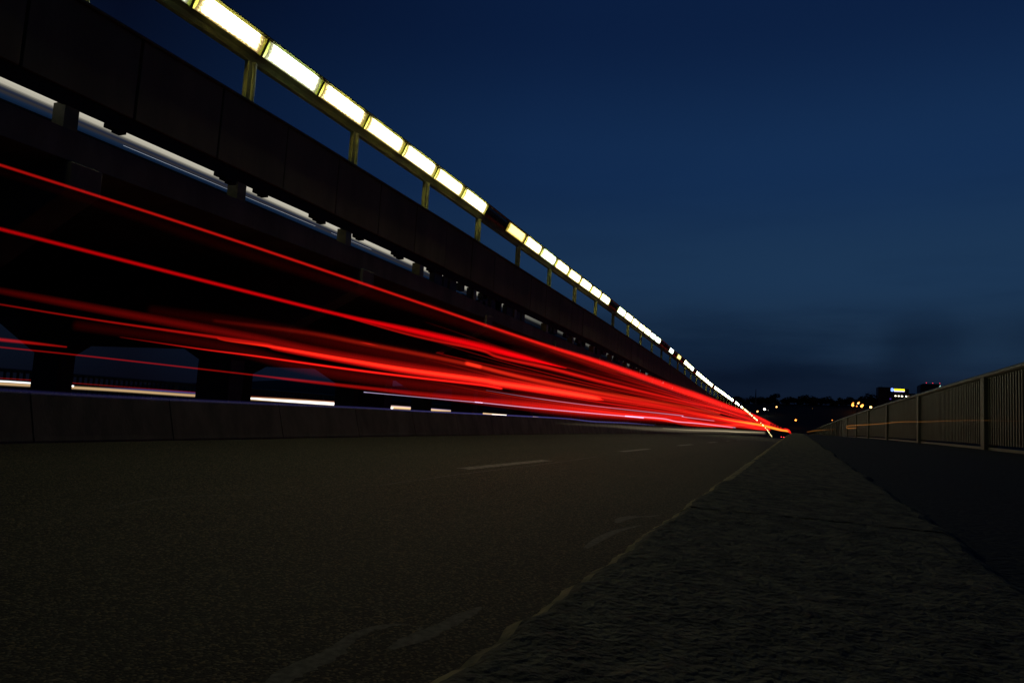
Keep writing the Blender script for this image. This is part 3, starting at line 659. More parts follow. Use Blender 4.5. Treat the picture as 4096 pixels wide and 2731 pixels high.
TR = [
 ('A', 'highest thin red streak, sloping from the left edge to the end of the road', 'red', [(-9.0, 5.33, 2.594, 0.0225, 0.3), (-9.0, 5.51, 2.596, 0.0208, 0.28), (-9.0, 9.95, 2.632, 0.0286, 0.38), (-9.0, 19.82, 2.6, 0.0497, 0.52), (-9.0, 26.49, 2.59, 0.0783, 0.7), (-9.0, 37.45, 2.635, 0.1614, 0.9), (-9.0, 60.9, 2.552, 0.3006, 1.0), (-9.0, 74.89, 2.526, 0.3419, 1.1), (-9.0, 122.99, 2.37, 0.3438, 1.1), (-9.0, 162.6, 2.29, 0.3405, 1.1), (-9.0, 252.6, 1.599, 0.4404, 1.1), (-6.44, 307.83, -0.149, 0.4291, 1.1), (-3.52, 333.18, -1.039, 0.4644, 1.2), (-2.63, 354.8, -2.196, 0.4327, 1.2), (-2.1, 379.34, -3.955, 0.3966, 1.2)]),
 ('A2', 'broad soft red band directly under the highest streak over the far road', 'red', [(-9.6, 28.28, 2.584, 0.0836, 0.02), (-9.6, 40.02, 2.443, 0.1603, 0.08360571428571424), (-9.6, 65.12, 2.051, 0.2249, 0.099), (-9.6, 74.35, 2.117, 0.2195, 0.1375), (-9.6, 110.07, 2.236, 0.2426, 0.22000000000000003), (-9.6, 153.13, 2.023, 0.2246, 0.275)]),
 ('B', 'second highest red streak, swelling into a thick crimson wedge that ends abruptly', 'crimson', [(-5.0, 3.02, 1.015, 0.0124, 0.28), (-5.0, 3.11, 1.017, 0.0146, 0.3), (-5.0, 5.17, 1.009, 0.019, 0.42), (-5.0, 7.08, 1.009, 0.0243, 0.5), (-5.0, 8.81, 1.036, 0.0461, 0.62), (-5.0, 11.07, 1.063, 0.068, 0.66), (-5.0, 11.97, 1.062, 0.0635, 0.8), (-5.0, 13.1, 1.063, 0.0539, 0.9), (-5.0, 14.41, 1.065, 0.032, 0.9), (-5.0, 15.98, 1.072, 0.0069, 0.781394285714286)]),
 ('B2', 'narrower red streak running close beneath the crimson wedge', 'red', [(-5.2, 7.37, 1.036, 0.0063, 0.2), (-5.2, 9.17, 1.009, 0.0185, 0.35), (-5.2, 11.53, 1.037, 0.0265, 0.4), (-5.2, 12.47, 0.992, 0.033, 0.45), (-5.2, 15.78, 1.015, 0.0464, 0.5), (-5.2, 21.04, 0.986, 0.0594, 0.4366971428571429), (-5.2, 35.3, 0.981, 0.0697, 0.385), (-5.2, 52.24, 1.027, 0.0896, 0.49500000000000005), (-5.2, 73.53, 0.876, 0.0899, 0.49500000000000005), (-5.2, 111.76, 0.553, 0.0819, 0.49500000000000005)]),
 ('C', 'bright red streak holding the orange core, running in from the left edge', 'red', [(-5.4, 3.32, 0.559, 0.0067, 0.12), (-5.4, 3.43, 0.556, 0.0078, 0.16), (-5.4, 4.33, 0.551, 0.0097, 0.25), (-5.4, 6.11, 0.567, 0.0228, 0.4), (-5.4, 6.49, 0.548, 0.0324, 0.55), (-5.4, 7.75, 0.523, 0.0396, 0.6), (-5.4, 9.44, 0.506, 0.0512, 0.72), (-5.4, 12.05, 0.517, 0.0668, 0.82), (-5.4, 13.03, 0.512, 0.0738, 0.9), (-5.4, 16.48, 0.522, 0.0846, 0.95), (-5.4, 20.0, 0.513, 0.0728, 0.7390542857142859), (-5.4, 21.13, 0.491, 0.0203, 0.4590994285714285)]),
 ('CC', 'thin glowing orange core inside the brightest red streak', 'orangecore', [(-5.35, 5.5, 0.567, 0.0054, 0.05), (-5.35, 5.6, 0.54, 0.0095, 0.4), (-5.35, 6.42, 0.548, 0.0146, 0.8), (-5.35, 7.67, 0.533, 0.0212, 1.1), (-5.35, 9.35, 0.521, 0.0301, 1.5), (-5.35, 11.94, 0.538, 0.0388, 1.7), (-5.35, 12.91, 0.524, 0.0439, 1.9), (-5.35, 16.32, 0.537, 0.0539, 2.1), (-5.35, 19.81, 0.521, 0.0572, 2.1), (-5.35, 20.61, 0.507, 0.0186, 0.8)]),
 ('C2', 'broad dim red band above the orange streak from the left edge', 'red', [(-5.6, 3.44, 0.683, 0.023, 0.02), (-5.6, 3.54, 0.678, 0.0279, 0.03), (-5.6, 4.47, 0.666, 0.0401, 0.06), (-5.6, 6.32, 0.642, 0.0531, 0.1), (-5.6, 8.03, 0.593, 0.0683, 0.18), (-5.6, 12.49, 0.598, 0.0859, 0.3), (-5.6, 13.5, 0.608, 0.0816, 0.42), (-5.6, 20.12, 0.603, 0.1085, 0.46875714285714276), (-5.6, 38.12, 0.635, 0.1222, 0.385), (-5.6, 58.9, 0.471, 0.1154, 0.44000000000000006), (-5.6, 102.81, 0.46, 0.1507, 0.49500000000000005)]),
 ('D', 'thin bright red streak just below the orange core, ending before it', 'red', [(-4.2, 3.46, 0.339, 0.0038, 0.1), (-4.2, 4.17, 0.331, 0.0062, 0.5), (-4.2, 4.76, 0.333, 0.0089, 0.8), (-4.2, 6.04, 0.326, 0.0128, 1.0), (-4.2, 7.35, 0.331, 0.0148, 1.1), (-4.2, 9.38, 0.348, 0.0179, 1.1), (-4.2, 10.1, 0.338, 0.0191, 1.1), (-4.2, 10.19, 0.338, 0.0077, 0.6)]),
 ('E', 'faint thin red streak crossing the dusky opening between the nearest piers', 'red', [(-9.0, 5.61, 0.415, 0.0111, 0.2), (-9.0, 5.78, 0.412, 0.0112, 0.16), (-9.0, 7.1, 0.409, 0.012, 0.2), (-9.0, 10.25, 0.374, 0.0166, 0.2), (-9.0, 11.52, 0.355, 0.0306, 0.25), (-9.0, 14.77, 0.321, 0.0542, 0.22), (-9.0, 16.59, 0.295, 0.0855, 0.22), (-9.0, 21.81, 0.269, 0.1233, 0.34), (-9.0, 32.48, 0.216, 0.1968, 0.5113714285714285), (-9.0, 61.46, 0.207, 0.2424, 0.44000000000000006), (-9.0, 70.22, 0.005, 0.2072, 0.49500000000000005), (-9.0, 114.84, -0.522, 0.1405, 0.49500000000000005)]),
 ('F', 'short red streak fading in front of the far leg of the nearest pier', 'red', [(-6.0, 3.73, 0.338, 0.0148, 0.26), (-6.0, 3.85, 0.335, 0.0162, 0.28), (-6.0, 4.11, 0.336, 0.014, 0.26), (-6.0, 4.42, 0.335, 0.0078, 0.2)]),
 ('G', 'dull orange red band fanning across the middle below the crimson wedge', 'rust', [(-7.0, 7.11, 0.936, 0.0279, 0.02), (-7.0, 8.99, 1.013, 0.0399, 0.08), (-7.0, 10.48, 1.018, 0.0441, 0.15), (-7.0, 13.08, 1.022, 0.0518, 0.2), (-7.0, 15.57, 1.004, 0.0536, 0.3), (-7.0, 14.87, 1.024, 0.0516, 0.45), (-7.0, 19.31, 0.924, 0.0645, 0.5), (-7.0, 26.67, 0.901, 0.0867, 0.43453142857142857), (-7.0, 47.61, 0.97, 0.1174, 0.33), (-7.0, 73.51, 0.962, 0.1261, 0.44000000000000006)]),
 ('G2', 'small bright red dash on top of the dull orange red band', 'red', [(-7.0, 10.45, 1.031, 0.0044, 0.15), (-7.0, 10.72, 1.03, 0.0081, 0.5), (-7.0, 11.04, 1.028, 0.0046, 0.1)]),
 ('H', 'white to lilac hairline streak along the lower edge of the red bundle', 'lilac', [(-9.0, 13.85, 0.234, 0.0058, 0.3), (-9.0, 13.94, 0.234, 0.0092, 0.6), (-9.0, 16.38, 0.222, 0.0091, 0.5), (-9.0, 20.19, 0.209, 0.0123, 0.6), (-9.0, 20.07, 0.212, 0.0138, 0.6), (-9.0, 26.9, 0.159, 0.0198, 0.6), (-9.0, 45.3, 0.083, 0.0354, 0.6), (-9.0, 40.21, 0.115, 0.0316, 0.6), (-9.0, 52.8, 0.113, 0.0411, 0.6), (-9.0, 59.71, -0.045, 0.0463, 0.6), (-9.0, 75.6, -0.13, 0.0531, 0.6), (-9.0, 119.93, -0.492, 0.067, 0.5)]),
 ('H2', 'second faint lilac hairline streak inside the red bundle', 'lilac', [(-7.0, 15.95, 0.471, 0.0049, 0.1), (-7.0, 20.87, 0.404, 0.0115, 0.3), (-7.0, 30.45, 0.373, 0.0163, 0.3), (-7.0, 47.75, 0.372, 0.0336, 0.35), (-7.0, 49.35, 0.301, 0.0313, 0.35), (-7.0, 68.26, 0.222, 0.0359, 0.3)]),
 ('I', 'indigo blue streak running along the top of the concrete median barrier', 'blue', [(-10.08, 6.35, -0.116, 0.0249, 0.04), (-10.08, 6.54, -0.116, 0.0293, 0.045), (-10.08, 8.22, -0.136, 0.0317, 0.05), (-10.08, 11.56, -0.136, 0.0321, 0.06), (-10.08, 15.56, -0.128, 0.0291, 0.1), (-10.08, 18.48, -0.146, 0.0257, 0.18), (-10.08, 25.59, -0.158, 0.0288, 0.28), (-10.08, 32.62, -0.188, 0.0297, 0.35), (-10.08, 37.55, -0.285, 0.0339, 0.35), (-10.08, 45.55, -0.308, 0.0358, 0.3), (-10.08, 55.47, -0.409, 0.0295, 0.1)]),
 ('J', 'pale beige streak low over the far left lane below the red bundle', 'cream', [(-9.6, 29.52, -0.394, 0.0541, 0.005), (-9.6, 39.28, -0.489, 0.0986, 0.03), (-9.6, 51.04, -0.654, 0.1629, 0.06), (-9.6, 70.46, -0.818, 0.223, 0.08), (-9.6, 111.13, -1.03, 0.3109, 0.1), (-9.6, 250.55, -2.17, 0.5242, 0.08)]),
 ('J2', 'thin cream line inside the pale beige streak low over the far lane', 'cream', [(-9.6, 56.26, -0.62, 0.0239, 0.15), (-9.6, 75.11, -0.819, 0.0369, 0.25), (-9.6, 106.12, -1.011, 0.0594, 0.3), (-9.6, 122.71, -1.176, 0.0858, 0.35), (-9.6, 145.17, -1.338, 0.1014, 0.35), (-9.6, 250.45, -2.003, 0.131, 0.15)]),
 ('K', 'thin amber streak in front of the balusters of the right hand parapet', 'amber', [(3.0, 43.16, 0.197, 0.0377, 0.12), (3.0, 50.36, 0.183, 0.0457, 0.2), (3.0, 51.11, 0.295, 0.0428, 0.22), (3.0, 48.09, 0.334, 0.0336, 0.18), (3.0, 33.15, 0.349, 0.0197, 0.15), (3.0, 25.43, 0.38, 0.0152, 0.13), (3.0, 20.71, 0.349, 0.0117, 0.08), (3.0, 16.29, 0.337, 0.0104, 0.05), (3.0, 13.51, 0.306, 0.0077, 0.03), (3.0, 11.7, 0.282, 0.0067, 0.02)]),
 ('K2', 'faint short orange streak where the right hand parapet meets the kerb', 'amber', [(2.4, 190.43, -0.779, 0.1327, 0.08), (2.4, 109.05, -0.207, 0.076, 0.12), (2.4, 51.39, 0.081, 0.0269, 0.03)]),
 ('Z0', None, 'rust', [(-3.0, 7.94, 0.125, 0.0059, 0.01), (-3.0, 11.49, 0.086, 0.0187, 0.23701714285714282), (-3.0, 18.47, 0.012, 0.0327, 0.231), (-3.0, 29.11, -0.029, 0.0428, 0.275), (-3.0, 58.5, -0.009, 0.0714, 0.385)]),
 ('Z1', None, 'red', [(-3.6, 8.7, 0.249, 0.0066, 0.01), (-3.6, 12.97, 0.187, 0.0218, 0.25568571428571424), (-3.6, 19.04, 0.234, 0.0362, 0.231), (-3.6, 32.26, 0.2, 0.0475, 0.275), (-3.6, 70.19, 0.012, 0.0857, 0.385)]),
 ('Z2', None, 'red', [(-4.4, 13.44, 0.372, 0.0099, 0.01), (-4.4, 20.5, 0.33, 0.0208, 0.07240457142857146), (-4.4, 23.23, 0.469, 0.0284, 0.11000000000000001), (-4.4, 39.39, 0.378, 0.0483, 0.15400000000000003), (-4.4, 85.77, 0.043, 0.1047, 0.385)]),
 ('Z3', None, 'rust', [(-5.6, 14.76, 0.613, 0.011, 0.01), (-5.6, 24.32, 0.484, 0.0257, 0.07987200000000001), (-5.6, 32.62, 0.517, 0.038, 0.11000000000000001), (-5.6, 54.21, 0.361, 0.0665, 0.15400000000000003), (-5.6, 109.15, 0.091, 0.1333, 0.385)]),
 ('Z4', None, 'red', [(-6.4, 12.58, 0.97, 0.0099, 0.01), (-6.4, 20.54, 0.844, 0.026, 0.11720914285714289), (-6.4, 43.58, 0.662, 0.0484, 0.11000000000000001), (-6.4, 57.32, 0.452, 0.0703, 0.15400000000000003), (-6.4, 124.72, 0.146, 0.1523, 0.385)]),
 ('Z5', None, 'red', [(-7.4, 19.45, 1.186, 0.0145, 0.01), (-7.4, 32.06, 1.03, 0.0339, 0.07987200000000001), (-7.4, 40.91, 1.133, 0.0489, 0.11000000000000001), (-7.4, 66.08, 1.256, 0.0811, 0.15400000000000003), (-7.4, 144.19, 0.217, 0.1761, 0.385)]),
 ('Z6', None, 'rust', [(-8.0, 16.96, 1.382, 0.0131, 0.01), (-8.0, 28.68, 1.217, 0.0338, 0.10227428571428569), (-8.0, 54.44, 0.988, 0.0604, 0.11000000000000001), (-8.0, 66.53, 1.007, 0.0817, 0.15400000000000003), (-8.0, 155.85, 0.286, 0.1903, 0.385)]),
 ('Z7', None, 'red', [(-6.0, 11.62, 0.993, 0.0091, 0.06), (-6.0, 14.42, 0.934, 0.0164, 0.14), (-6.0, 40.79, 0.922, 0.0402, 0.12100000000000001), (-6.0, 53.66, 0.699, 0.0527, 0.165), (-6.0, 116.87, 0.254, 0.1427, 0.385)]),
 ('Z8', None, 'red', [(-4.8, 16.37, 0.069, 0.0114, 0.009145142857142855), (-4.8, 24.16, 0.044, 0.0337, 0.165), (-4.8, 29.57, -0.033, 0.0523, 0.231), (-4.8, 43.14, -0.174, 0.0635, 0.275), (-4.8, 93.48, 0.234, 0.1142, 0.385)]),
 ('Z9', None, 'rust', [(-3.4, 10.97, 0.105, 0.0079, 0.009767428571428574), (-3.4, 18.52, 0.05, 0.0248, 0.165), (-3.4, 22.12, -0.032, 0.0382, 0.231), (-3.4, 35.89, -0.139, 0.0528, 0.275), (-3.4, 66.21, 0.188, 0.0808, 0.385)]),
 ('Y0', 'Y', 'rust', [(-8.82, 15.91, 2.632, 0.0164, 0.02053532468832575), (-8.82, 31.29, 2.419, 0.0196, 0.09839636289127186), (-8.82, 83.52, 2.346, 0.0607, 0.18903037825893568), (-8.82, 273.72, 1.457, 0.2193, 0.17083135804792196)]),
 ('Y1', 'Y', 'rust', [(-8.71, 15.71, 2.552, 0.0172, 0.015757830729460787), (-8.71, 30.9, 2.34, 0.0365, 0.09960411683958759), (-8.71, 82.47, 2.266, 0.0638, 0.18163057967568785), (-8.71, 270.26, 1.383, 0.1331, 0.20609327581601275)]),
 ('Y2', 'Y', 'red', [(-8.39, 29.8, 2.126, 0.0186, 0.01999606409300345), (-8.39, 79.52, 2.05, 0.0628, 0.24406285440801653), (-8.39, 260.59, 1.183, 0.1178, 0.3088363695939571)]),
 ('Y3', 'Y', 'red', [(-8.09, 28.73, 1.927, 0.032, 0.008707413732974525), (-8.09, 76.65, 1.848, 0.0456, 0.294616853348142), (-8.09, 251.16, 0.998, 0.128, 0.40587289580822683)]),
 ('Y4', 'Y', 'crimson', [(-7.98, 28.37, 1.862, 0.0214, 0.01708302228077642), (-7.98, 75.68, 1.783, 0.0428, 0.1814783726988711), (-7.98, 247.98, 0.939, 0.1781, 0.1782278593362394)]),
 ('Y5', 'Y', 'red', [(-7.7, 27.39, 1.69, 0.0248, 0.020790820996892972), (-7.7, 73.05, 1.609, 0.0587, 0.1523604471885306), (-7.7, 239.31, 0.782, 0.1592, 0.17335740068821182)]),
 ('Y6', 'Y', 'red', [(-7.47, 26.58, 1.553, 0.0199, 0.015281379944024355), (-7.47, 70.86, 1.472, 0.0586, 0.19698196831575943), (-7.47, 232.14, 0.659, 0.1429, 0.45216085003432643)]),
 ('Y7', 'Y', 'red', [(-7.19, 13.05, 1.581, 0.0096, 0.022808410223867783), (-7.19, 25.6, 1.396, 0.0289, 0.11962216051211236), (-7.19, 68.24, 1.314, 0.063, 0.18942385306832688), (-7.19, 223.52, 0.52, 0.0865, 0.2700697171447715)]),
 ('Y8', 'Y', 'crimson', [(-6.94, 24.74, 1.266, 0.0259, 0.026671788870415655), (-6.94, 65.94, 1.182, 0.03, 0.18893400249360429), (-6.94, 215.99, 0.405, 0.1708, 0.40921092207116827)]),
 ('Y9', 'Y', 'red', [(-6.72, 23.96, 1.152, 0.0242, 0.010037689999523071), (-6.72, 63.85, 1.068, 0.0486, 0.3426866617110114), (-6.72, 209.13, 0.307, 0.1048, 0.2344532635769913)]),
 ('Y10', 'Y', 'red', [(-6.62, 12.04, 1.274, 0.0095, 0.02000527733363565), (-6.62, 23.6, 1.1, 0.019, 0.2611306938387195), (-6.62, 62.88, 1.017, 0.0601, 0.26070690736154967), (-6.62, 205.94, 0.263, 0.1162, 0.22020802033372375)]),
 ('Y11', 'Y', 'red', [(-7.64, 13.84, 1.846, 0.0083, 0.013710745968682814), (-7.64, 27.18, 1.653, 0.0274, 0.12532543666092774), (-7.64, 72.47, 1.572, 0.0339, 0.24017864114981294), (-7.64, 237.42, 0.749, 0.1146, 0.4832135543885622)]),
 ('Y12', 'Y', 'red', [(-5.2, 18.59, 0.5, 0.0199, 0.016290057499507505), (-5.2, 49.47, 0.42, 0.047, 0.236899314804155), (-5.2, 161.96, -0.216, 0.0777, 0.2878846330973699)]),
 ('Y13', 'Y', 'red', [(-5.11, 18.3, 0.471, 0.0133, 0.02534109357049899), (-5.11, 48.69, 0.391, 0.0424, 0.24218910674301633), (-5.11, 159.39, -0.237, 0.0621, 0.23589949083748946)]),
 ('Y14', 'Y', 'red', [(-4.81, 8.81, 0.505, 0.0072, 0.015757119336109154), (-4.81, 17.22, 0.371, 0.0134, 0.2791098604367293), (-4.81, 45.81, 0.293, 0.0278, 0.14519311181011813), (-4.81, 149.96, -0.306, 0.093, 0.4716067985932666)]),
 ('Y15', 'Y', 'rust', [(-5.42, 9.92, 0.732, 0.0082, 0.03045840952712102), (-5.42, 19.4, 0.584, 0.0182, 0.2901271081295252), (-5.42, 51.64, 0.502, 0.0274, 0.19076561010495258), (-5.42, 169.07, -0.154, 0.0978, 0.4509570995143791)]),
 ('Y16', 'Y', 'rust', [(-5.12, 18.32, 0.473, 0.013, 0.02368349150094252), (-5.12, 48.73, 0.393, 0.0417, 0.20152062911825977), (-5.12, 159.54, -0.236, 0.0868, 0.3164239189513038)]),
 ('Y17', 'Y', 'crimson', [(-4.85, 8.89, 0.52, 0.0052, 0.029777333882674634), (-4.85, 17.38, 0.385, 0.0113, 0.2951875381120924), (-4.85, 46.22, 0.306, 0.0364, 0.13086875874986728), (-4.85, 151.29, -0.297, 0.0677, 0.3626094026274067)]),
 ('Y18', 'Y', 'crimson', [(-4.67, 16.74, 0.329, 0.0119, 0.00863314850402493), (-4.67, 44.52, 0.252, 0.0408, 0.11883132141905493), (-4.67, 145.74, -0.334, 0.1096, 0.18981238733006156)]),
 ('Y19', 'Y', 'crimson', [(-4.41, 15.81, 0.254, 0.0095, 0.026503793059311137), (-4.41, 42.04, 0.178, 0.0222, 0.27006342309874604), (-4.41, 137.6, -0.382, 0.1001, 0.3383792870726936)]),
 ('Y20', 'Y', 'red', [(-4.17, 14.96, 0.191, 0.0087, 0.009216025109585227), (-4.17, 39.77, 0.117, 0.0298, 0.23971201458648497), (-4.17, 130.16, -0.418, 0.0973, 0.3536036431702677)]),
 ('Y21', 'Y', 'rust', [(-4.15, 7.62, 0.304, 0.008, 0.021505698426893247), (-4.15, 14.89, 0.185, 0.0085, 0.26804633912414005), (-4.15, 39.57, 0.112, 0.0344, 0.1371343307130222), (-4.15, 129.51, -0.421, 0.0789, 0.2780803330192798)]),
 ('Y22', 'Y', 'crimson', [(-3.83, 13.77, 0.112, 0.0154, 0.016115378763586066), (-3.83, 36.59, 0.042, 0.0178, 0.34819344605942354), (-3.83, 119.75, -0.459, 0.0861, 0.27299738116767963)]),
 ('Y23', 'Y', 'red', [(-3.6, 12.93, 0.063, 0.0079, 0.025190698849489105), (-3.6, 34.34, -0.005, 0.0188, 0.1923158191401467), (-3.6, 112.37, -0.479, 0.0826, 0.2918250444443666)]),
 ('Y24', 'Y', 'rust', [(-3.38, 6.22, 0.121, 0.0041, 0.013284753182412725), (-3.38, 12.14, 0.022, 0.0108, 0.16451789832488053), (-3.38, 32.25, -0.043, 0.0233, 0.34522478080347013), (-3.38, 105.53, -0.493, 0.0719, 0.1531007967658841)]),
 ('Y25', 'Y', 'red', [(-3.21, 5.91, 0.088, 0.0051, 0.025742906505032782), (-3.21, 11.53, -0.006, 0.0102, 0.10998480627800479), (-3.21, 30.63, -0.069, 0.0175, 0.3308675626953386), (-3.21, 100.22, -0.499, 0.053, 0.4063594193311971)]),
 ('W0', 'W', 'red', [(-7.68, 19.23, 1.791, 0.1158, 0.004), (-7.68, 27.32, 1.677, 0.2219, 0.024000000000000004), (-7.68, 72.85, 1.597, 0.3038, 0.0396), (-7.68, 238.68, 0.771, 0.466, 0.05720000000000001)]),
 ('W1', 'W', 'red', [(-7.08, 17.76, 1.453, 0.1069, 0.004), (-7.08, 25.22, 1.338, 0.2047, 0.024000000000000004), (-7.08, 67.22, 1.255, 0.2803, 0.0396), (-7.08, 220.2, 0.469, 0.4299, 0.05720000000000001)]),
 ('W2', 'W', 'red', [(-5.04, 12.72, 0.554, 0.0763, 0.012), (-5.04, 18.05, 0.447, 0.1463, 0.07200000000000001), (-5.04, 48.01, 0.367, 0.2002, 0.1188), (-5.04, 157.16, -0.254, 0.3068, 0.1716)]),
 ('W3', 'W', 'red', [(-4.32, 10.92, 0.329, 0.0655, 0.012), (-4.32, 15.49, 0.23, 0.1256, 0.07200000000000001), (-4.32, 41.2, 0.155, 0.1717, 0.1188), (-4.32, 134.83, -0.396, 0.2632, 0.1716)]),
 ('W4', 'W', 'red', [(-3.48, 8.82, 0.128, 0.0529, 0.012), (-3.48, 12.51, 0.041, 0.1013, 0.07200000000000001), (-3.48, 33.23, -0.025, 0.1385, 0.1188), (-3.48, 108.73, -0.487, 0.2123, 0.1716)]),
 ('V1', 'faint red haze hanging just below the highest streak, left half', 'red', [(-9.2, 5.46, 2.571, 0.0537, 0.0015), (-9.2, 7.43, 2.564, 0.0843, 0.003), (-9.2, 10.19, 2.528, 0.1168, 0.005), (-9.2, 20.29, 2.49, 0.1875, 0.012), (-9.2, 27.11, 2.476, 0.2002, 0.025), (-9.2, 38.34, 2.4, 0.1654, 0.027868571428571416)]),
 ('V2', 'faint red haze between the crimson wedge and the orange core, centre', 'red', [(-5.6, 4.9, 0.738, 0.0573, 0.006), (-5.6, 6.33, 0.766, 0.0887, 0.012), (-5.6, 8.26, 0.748, 0.1186, 0.025), (-5.6, 12.47, 0.732, 0.1622, 0.05), (-5.6, 14.73, 0.779, 0.143, 0.08), (-5.6, 21.35, 0.655, 0.1249, 0.04740342857142857)]),
 ('V3', 'faint red haze filling the space under the orange core, centre', 'red', [(-6.5, 4.85, 0.582, 0.0566, 0.01), (-6.5, 6.82, 0.577, 0.0789, 0.018), (-6.5, 9.07, 0.418, 0.1012, 0.035), (-6.5, 14.55, 0.371, 0.1444, 0.07), (-6.5, 17.2, 0.297, 0.141, 0.12), (-6.5, 26.48, 0.262, 0.1327, 0.07278285714285715)]),
 ('O', 'golden orange streak at the very end of the bundle bending down over the crest', 'gold', [(-3.2, 28.65, 0.275, 0.0201, 0.1), (-3.2, 40.7, 0.192, 0.0427, 0.5), (-3.2, 51.26, 0.162, 0.0716, 0.9), (-3.2, 75.33, 0.078, 0.1314, 1.2), (-3.2, 119.79, -0.255, 0.2088, 1.4), (-3.2, 192.99, -0.764, 0.269, 1.2), (-3.16, 300.25, -1.427, 0.3662, 1.0), (-2.42, 306.31, -2.407, 0.3202, 0.8), (-2.04, 311.28, -3.435, 0.2712, 0.7)]),
 ('O2', 'red outer streak at the end of the bundle bending sharply down over the crest', 'red', [(-2.4, 38.4, 0.218, 0.0402, 0.3), (-2.4, 78.26, 0.008, 0.1364, 0.9), (-2.4, 126.87, -0.417, 0.2211, 1.1), (-2.4, 216.82, -0.624, 0.3022, 1.2), (-2.4, 292.67, -1.587, 0.4079, 1.3), (-1.91, 305.03, -2.53, 0.372, 1.2), (-1.78, 306.86, -3.371, 0.3208, 1.1)]),
 ('O3', 'short rosy light streak squeezed into the narrowing end of the bundle', 'red', [(-6.0, 63.16, 0.344, 0.0663, 0.2), (-6.0, 96.27, -0.099, 0.168, 0.5), (-6.0, 129.5, -0.436, 0.271, 0.6), (-6.0, 173.93, -0.672, 0.1819, 0.4)]),
 ('P', 'long warm headlight streak beyond the median, seen in the gaps between the piers', 'warm', [(-30.6, 19.05, -0.081, 0.0754, 0.5), (-30.6, 19.84, -0.096, 0.0762, 0.5), (-30.6, 24.92, -0.093, 0.0825, 0.5), (-30.6, 30.07, -0.151, 0.0897, 0.5), (-30.6, 34.02, -0.149, 0.1116, 0.6), (-30.6, 38.22, -0.15, 0.1365, 0.7), (-30.6, 43.45, -0.198, 0.1481, 0.9), (-30.6, 45.99, -0.213, 0.154, 1.0), (-30.6, 52.24, -0.236, 0.1477, 1.0), (-30.6, 58.98, -0.288, 0.1158, 0.8), (-30.6, 63.19, -0.312, 0.0978, 0.6), (-30.6, 74.02, -0.468, 0.1116, 1.0), (-30.6, 81.97, -0.515, 0.0915, 0.8), (-30.6, 100.74, -0.813, 0.1101, 0.6)]),
 ('P2', 'narrow pure white headlight streak on top of the warm ones beyond the median', 'white', [(-30.6, 19.04, -0.011, 0.0377, 1.4), (-30.6, 19.82, 0.006, 0.0407, 1.5), (-30.6, 20.97, 0.001, 0.0414, 1.5), (-30.6, 22.95, -0.02, 0.04, 1.5), (-30.6, 22.97, -0.019, 0.0333, 1.2)]),
 ('P3', 'thick white headlight streak beyond the median, right of the nearest full pier', 'white', [(-30.6, 33.99, -0.135, 0.0478, 1.5), (-30.6, 38.22, -0.182, 0.0853, 1.6), (-30.6, 43.45, -0.216, 0.1111, 1.8), (-30.6, 47.7, -0.239, 0.0987, 1.8), (-30.6, 51.09, -0.307, 0.083, 1.5)]),
 ('P4', 'thin blue grey streak above the headlight streaks beyond the median', 'blue', [(-32.0, 25.55, -0.023, 0.0214, 0.1), (-32.0, 27.89, -0.007, 0.0592, 0.25), (-32.0, 31.47, -0.029, 0.0626, 0.3), (-32.0, 35.66, -0.122, 0.0501, 0.2), (-32.0, 54.61, -0.161, 0.0662, 0.6), (-32.0, 65.49, -0.264, 0.0508, 0.6)]),
 ('P5', 'far white headlight streak beyond the median, small and seen past the fourth pier', 'white', [(-30.6, 71.83, -0.505, 0.1088, 1.8), (-30.6, 78.63, -0.536, 0.1176, 1.8)]),
 ('Q', 'rusty hairline streak beyond the median just above the headlight streaks', 'rust', [(-33.0, 20.51, 0.14, 0.0271, 0.1), (-33.0, 21.36, 0.14, 0.0274, 0.13), (-33.0, 22.6, 0.138, 0.0279, 0.13), (-33.0, 24.96, 0.125, 0.0288, 0.12), (-33.0, 36.76, -0.014, 0.0344, 0.1), (-33.0, 46.83, -0.041, 0.0399, 0.1)]),
]
zn = ['lowest', 'second lowest', 'third lowest', 'middle', 'upper middle', 'third highest', 'second highest', 'thin high', 'flat low', 'near bottom']
for i, (n, l, c, pts) in enumerate(TR):
    if l == 'Y': l = 'fine red hairline strand within the streak bundle over the far road'
    if l == 'W': l = 'wide faint red veil of light filling the streak bundle over the far road'
    if l is None: l = 'soft %s strand of the red streak bundle over the far road' % zn[int(n[1:])]
    trail(l, c, pts)

# ------------------------------------------------------------------ car at the crest
car = empty('car', (-6.6, 398, H-4.55), 'tiny car far off at the crest showing two red tail lamps', 'car')
m_carp = surf('dark_car_paint', (.02, .02, .025), (.03, .03, .035), 2, .3); m_tyre = m_cable; m_glass = surf('car_glass', (.01, .01, .012), (.02, .02, .02), 2, .1)
z = H-4.55; x0 = -6.6; y0 = 398
b = MB(); b.prism([(x0-.85, z+.3), (x0+.85, z+.3), (x0+.88, z+.75), (x0+.8, z+.95), (x0-.8, z+.95), (x0-.88, z+.75)], y0, y0+4.2); b.build('body', m_carp, car, bevel=.05)
b = MB(); b.prism([(x0-.75, z+.95), (x0+.75, z+.95), (x0+.6, z+1.42), (x0-.6, z+1.42)], y0+.35, y0+3); b.build('cabin', m_glass, car, bevel=.05)
for sx in (-1, 1):
    for yy_ in (.75, 3.4):
        b = MB(); b.cyl((x0+sx*.72, y0+yy_, z+.32), (x0+sx*.9, y0+yy_, z+.32), .32, 16); b.build('wheel', m_tyre, car)
    b = MB(); b.box(x0+sx*.58-.2, x0+sx*.58+.2, y0-.03, y0, z+.62, z+.9); b.build('tail_lamp', emis('tail_lamp_glow', (1, .04, .06), 4) if sx < 0 else bpy.data.materials['tail_lamp_glow'], car)

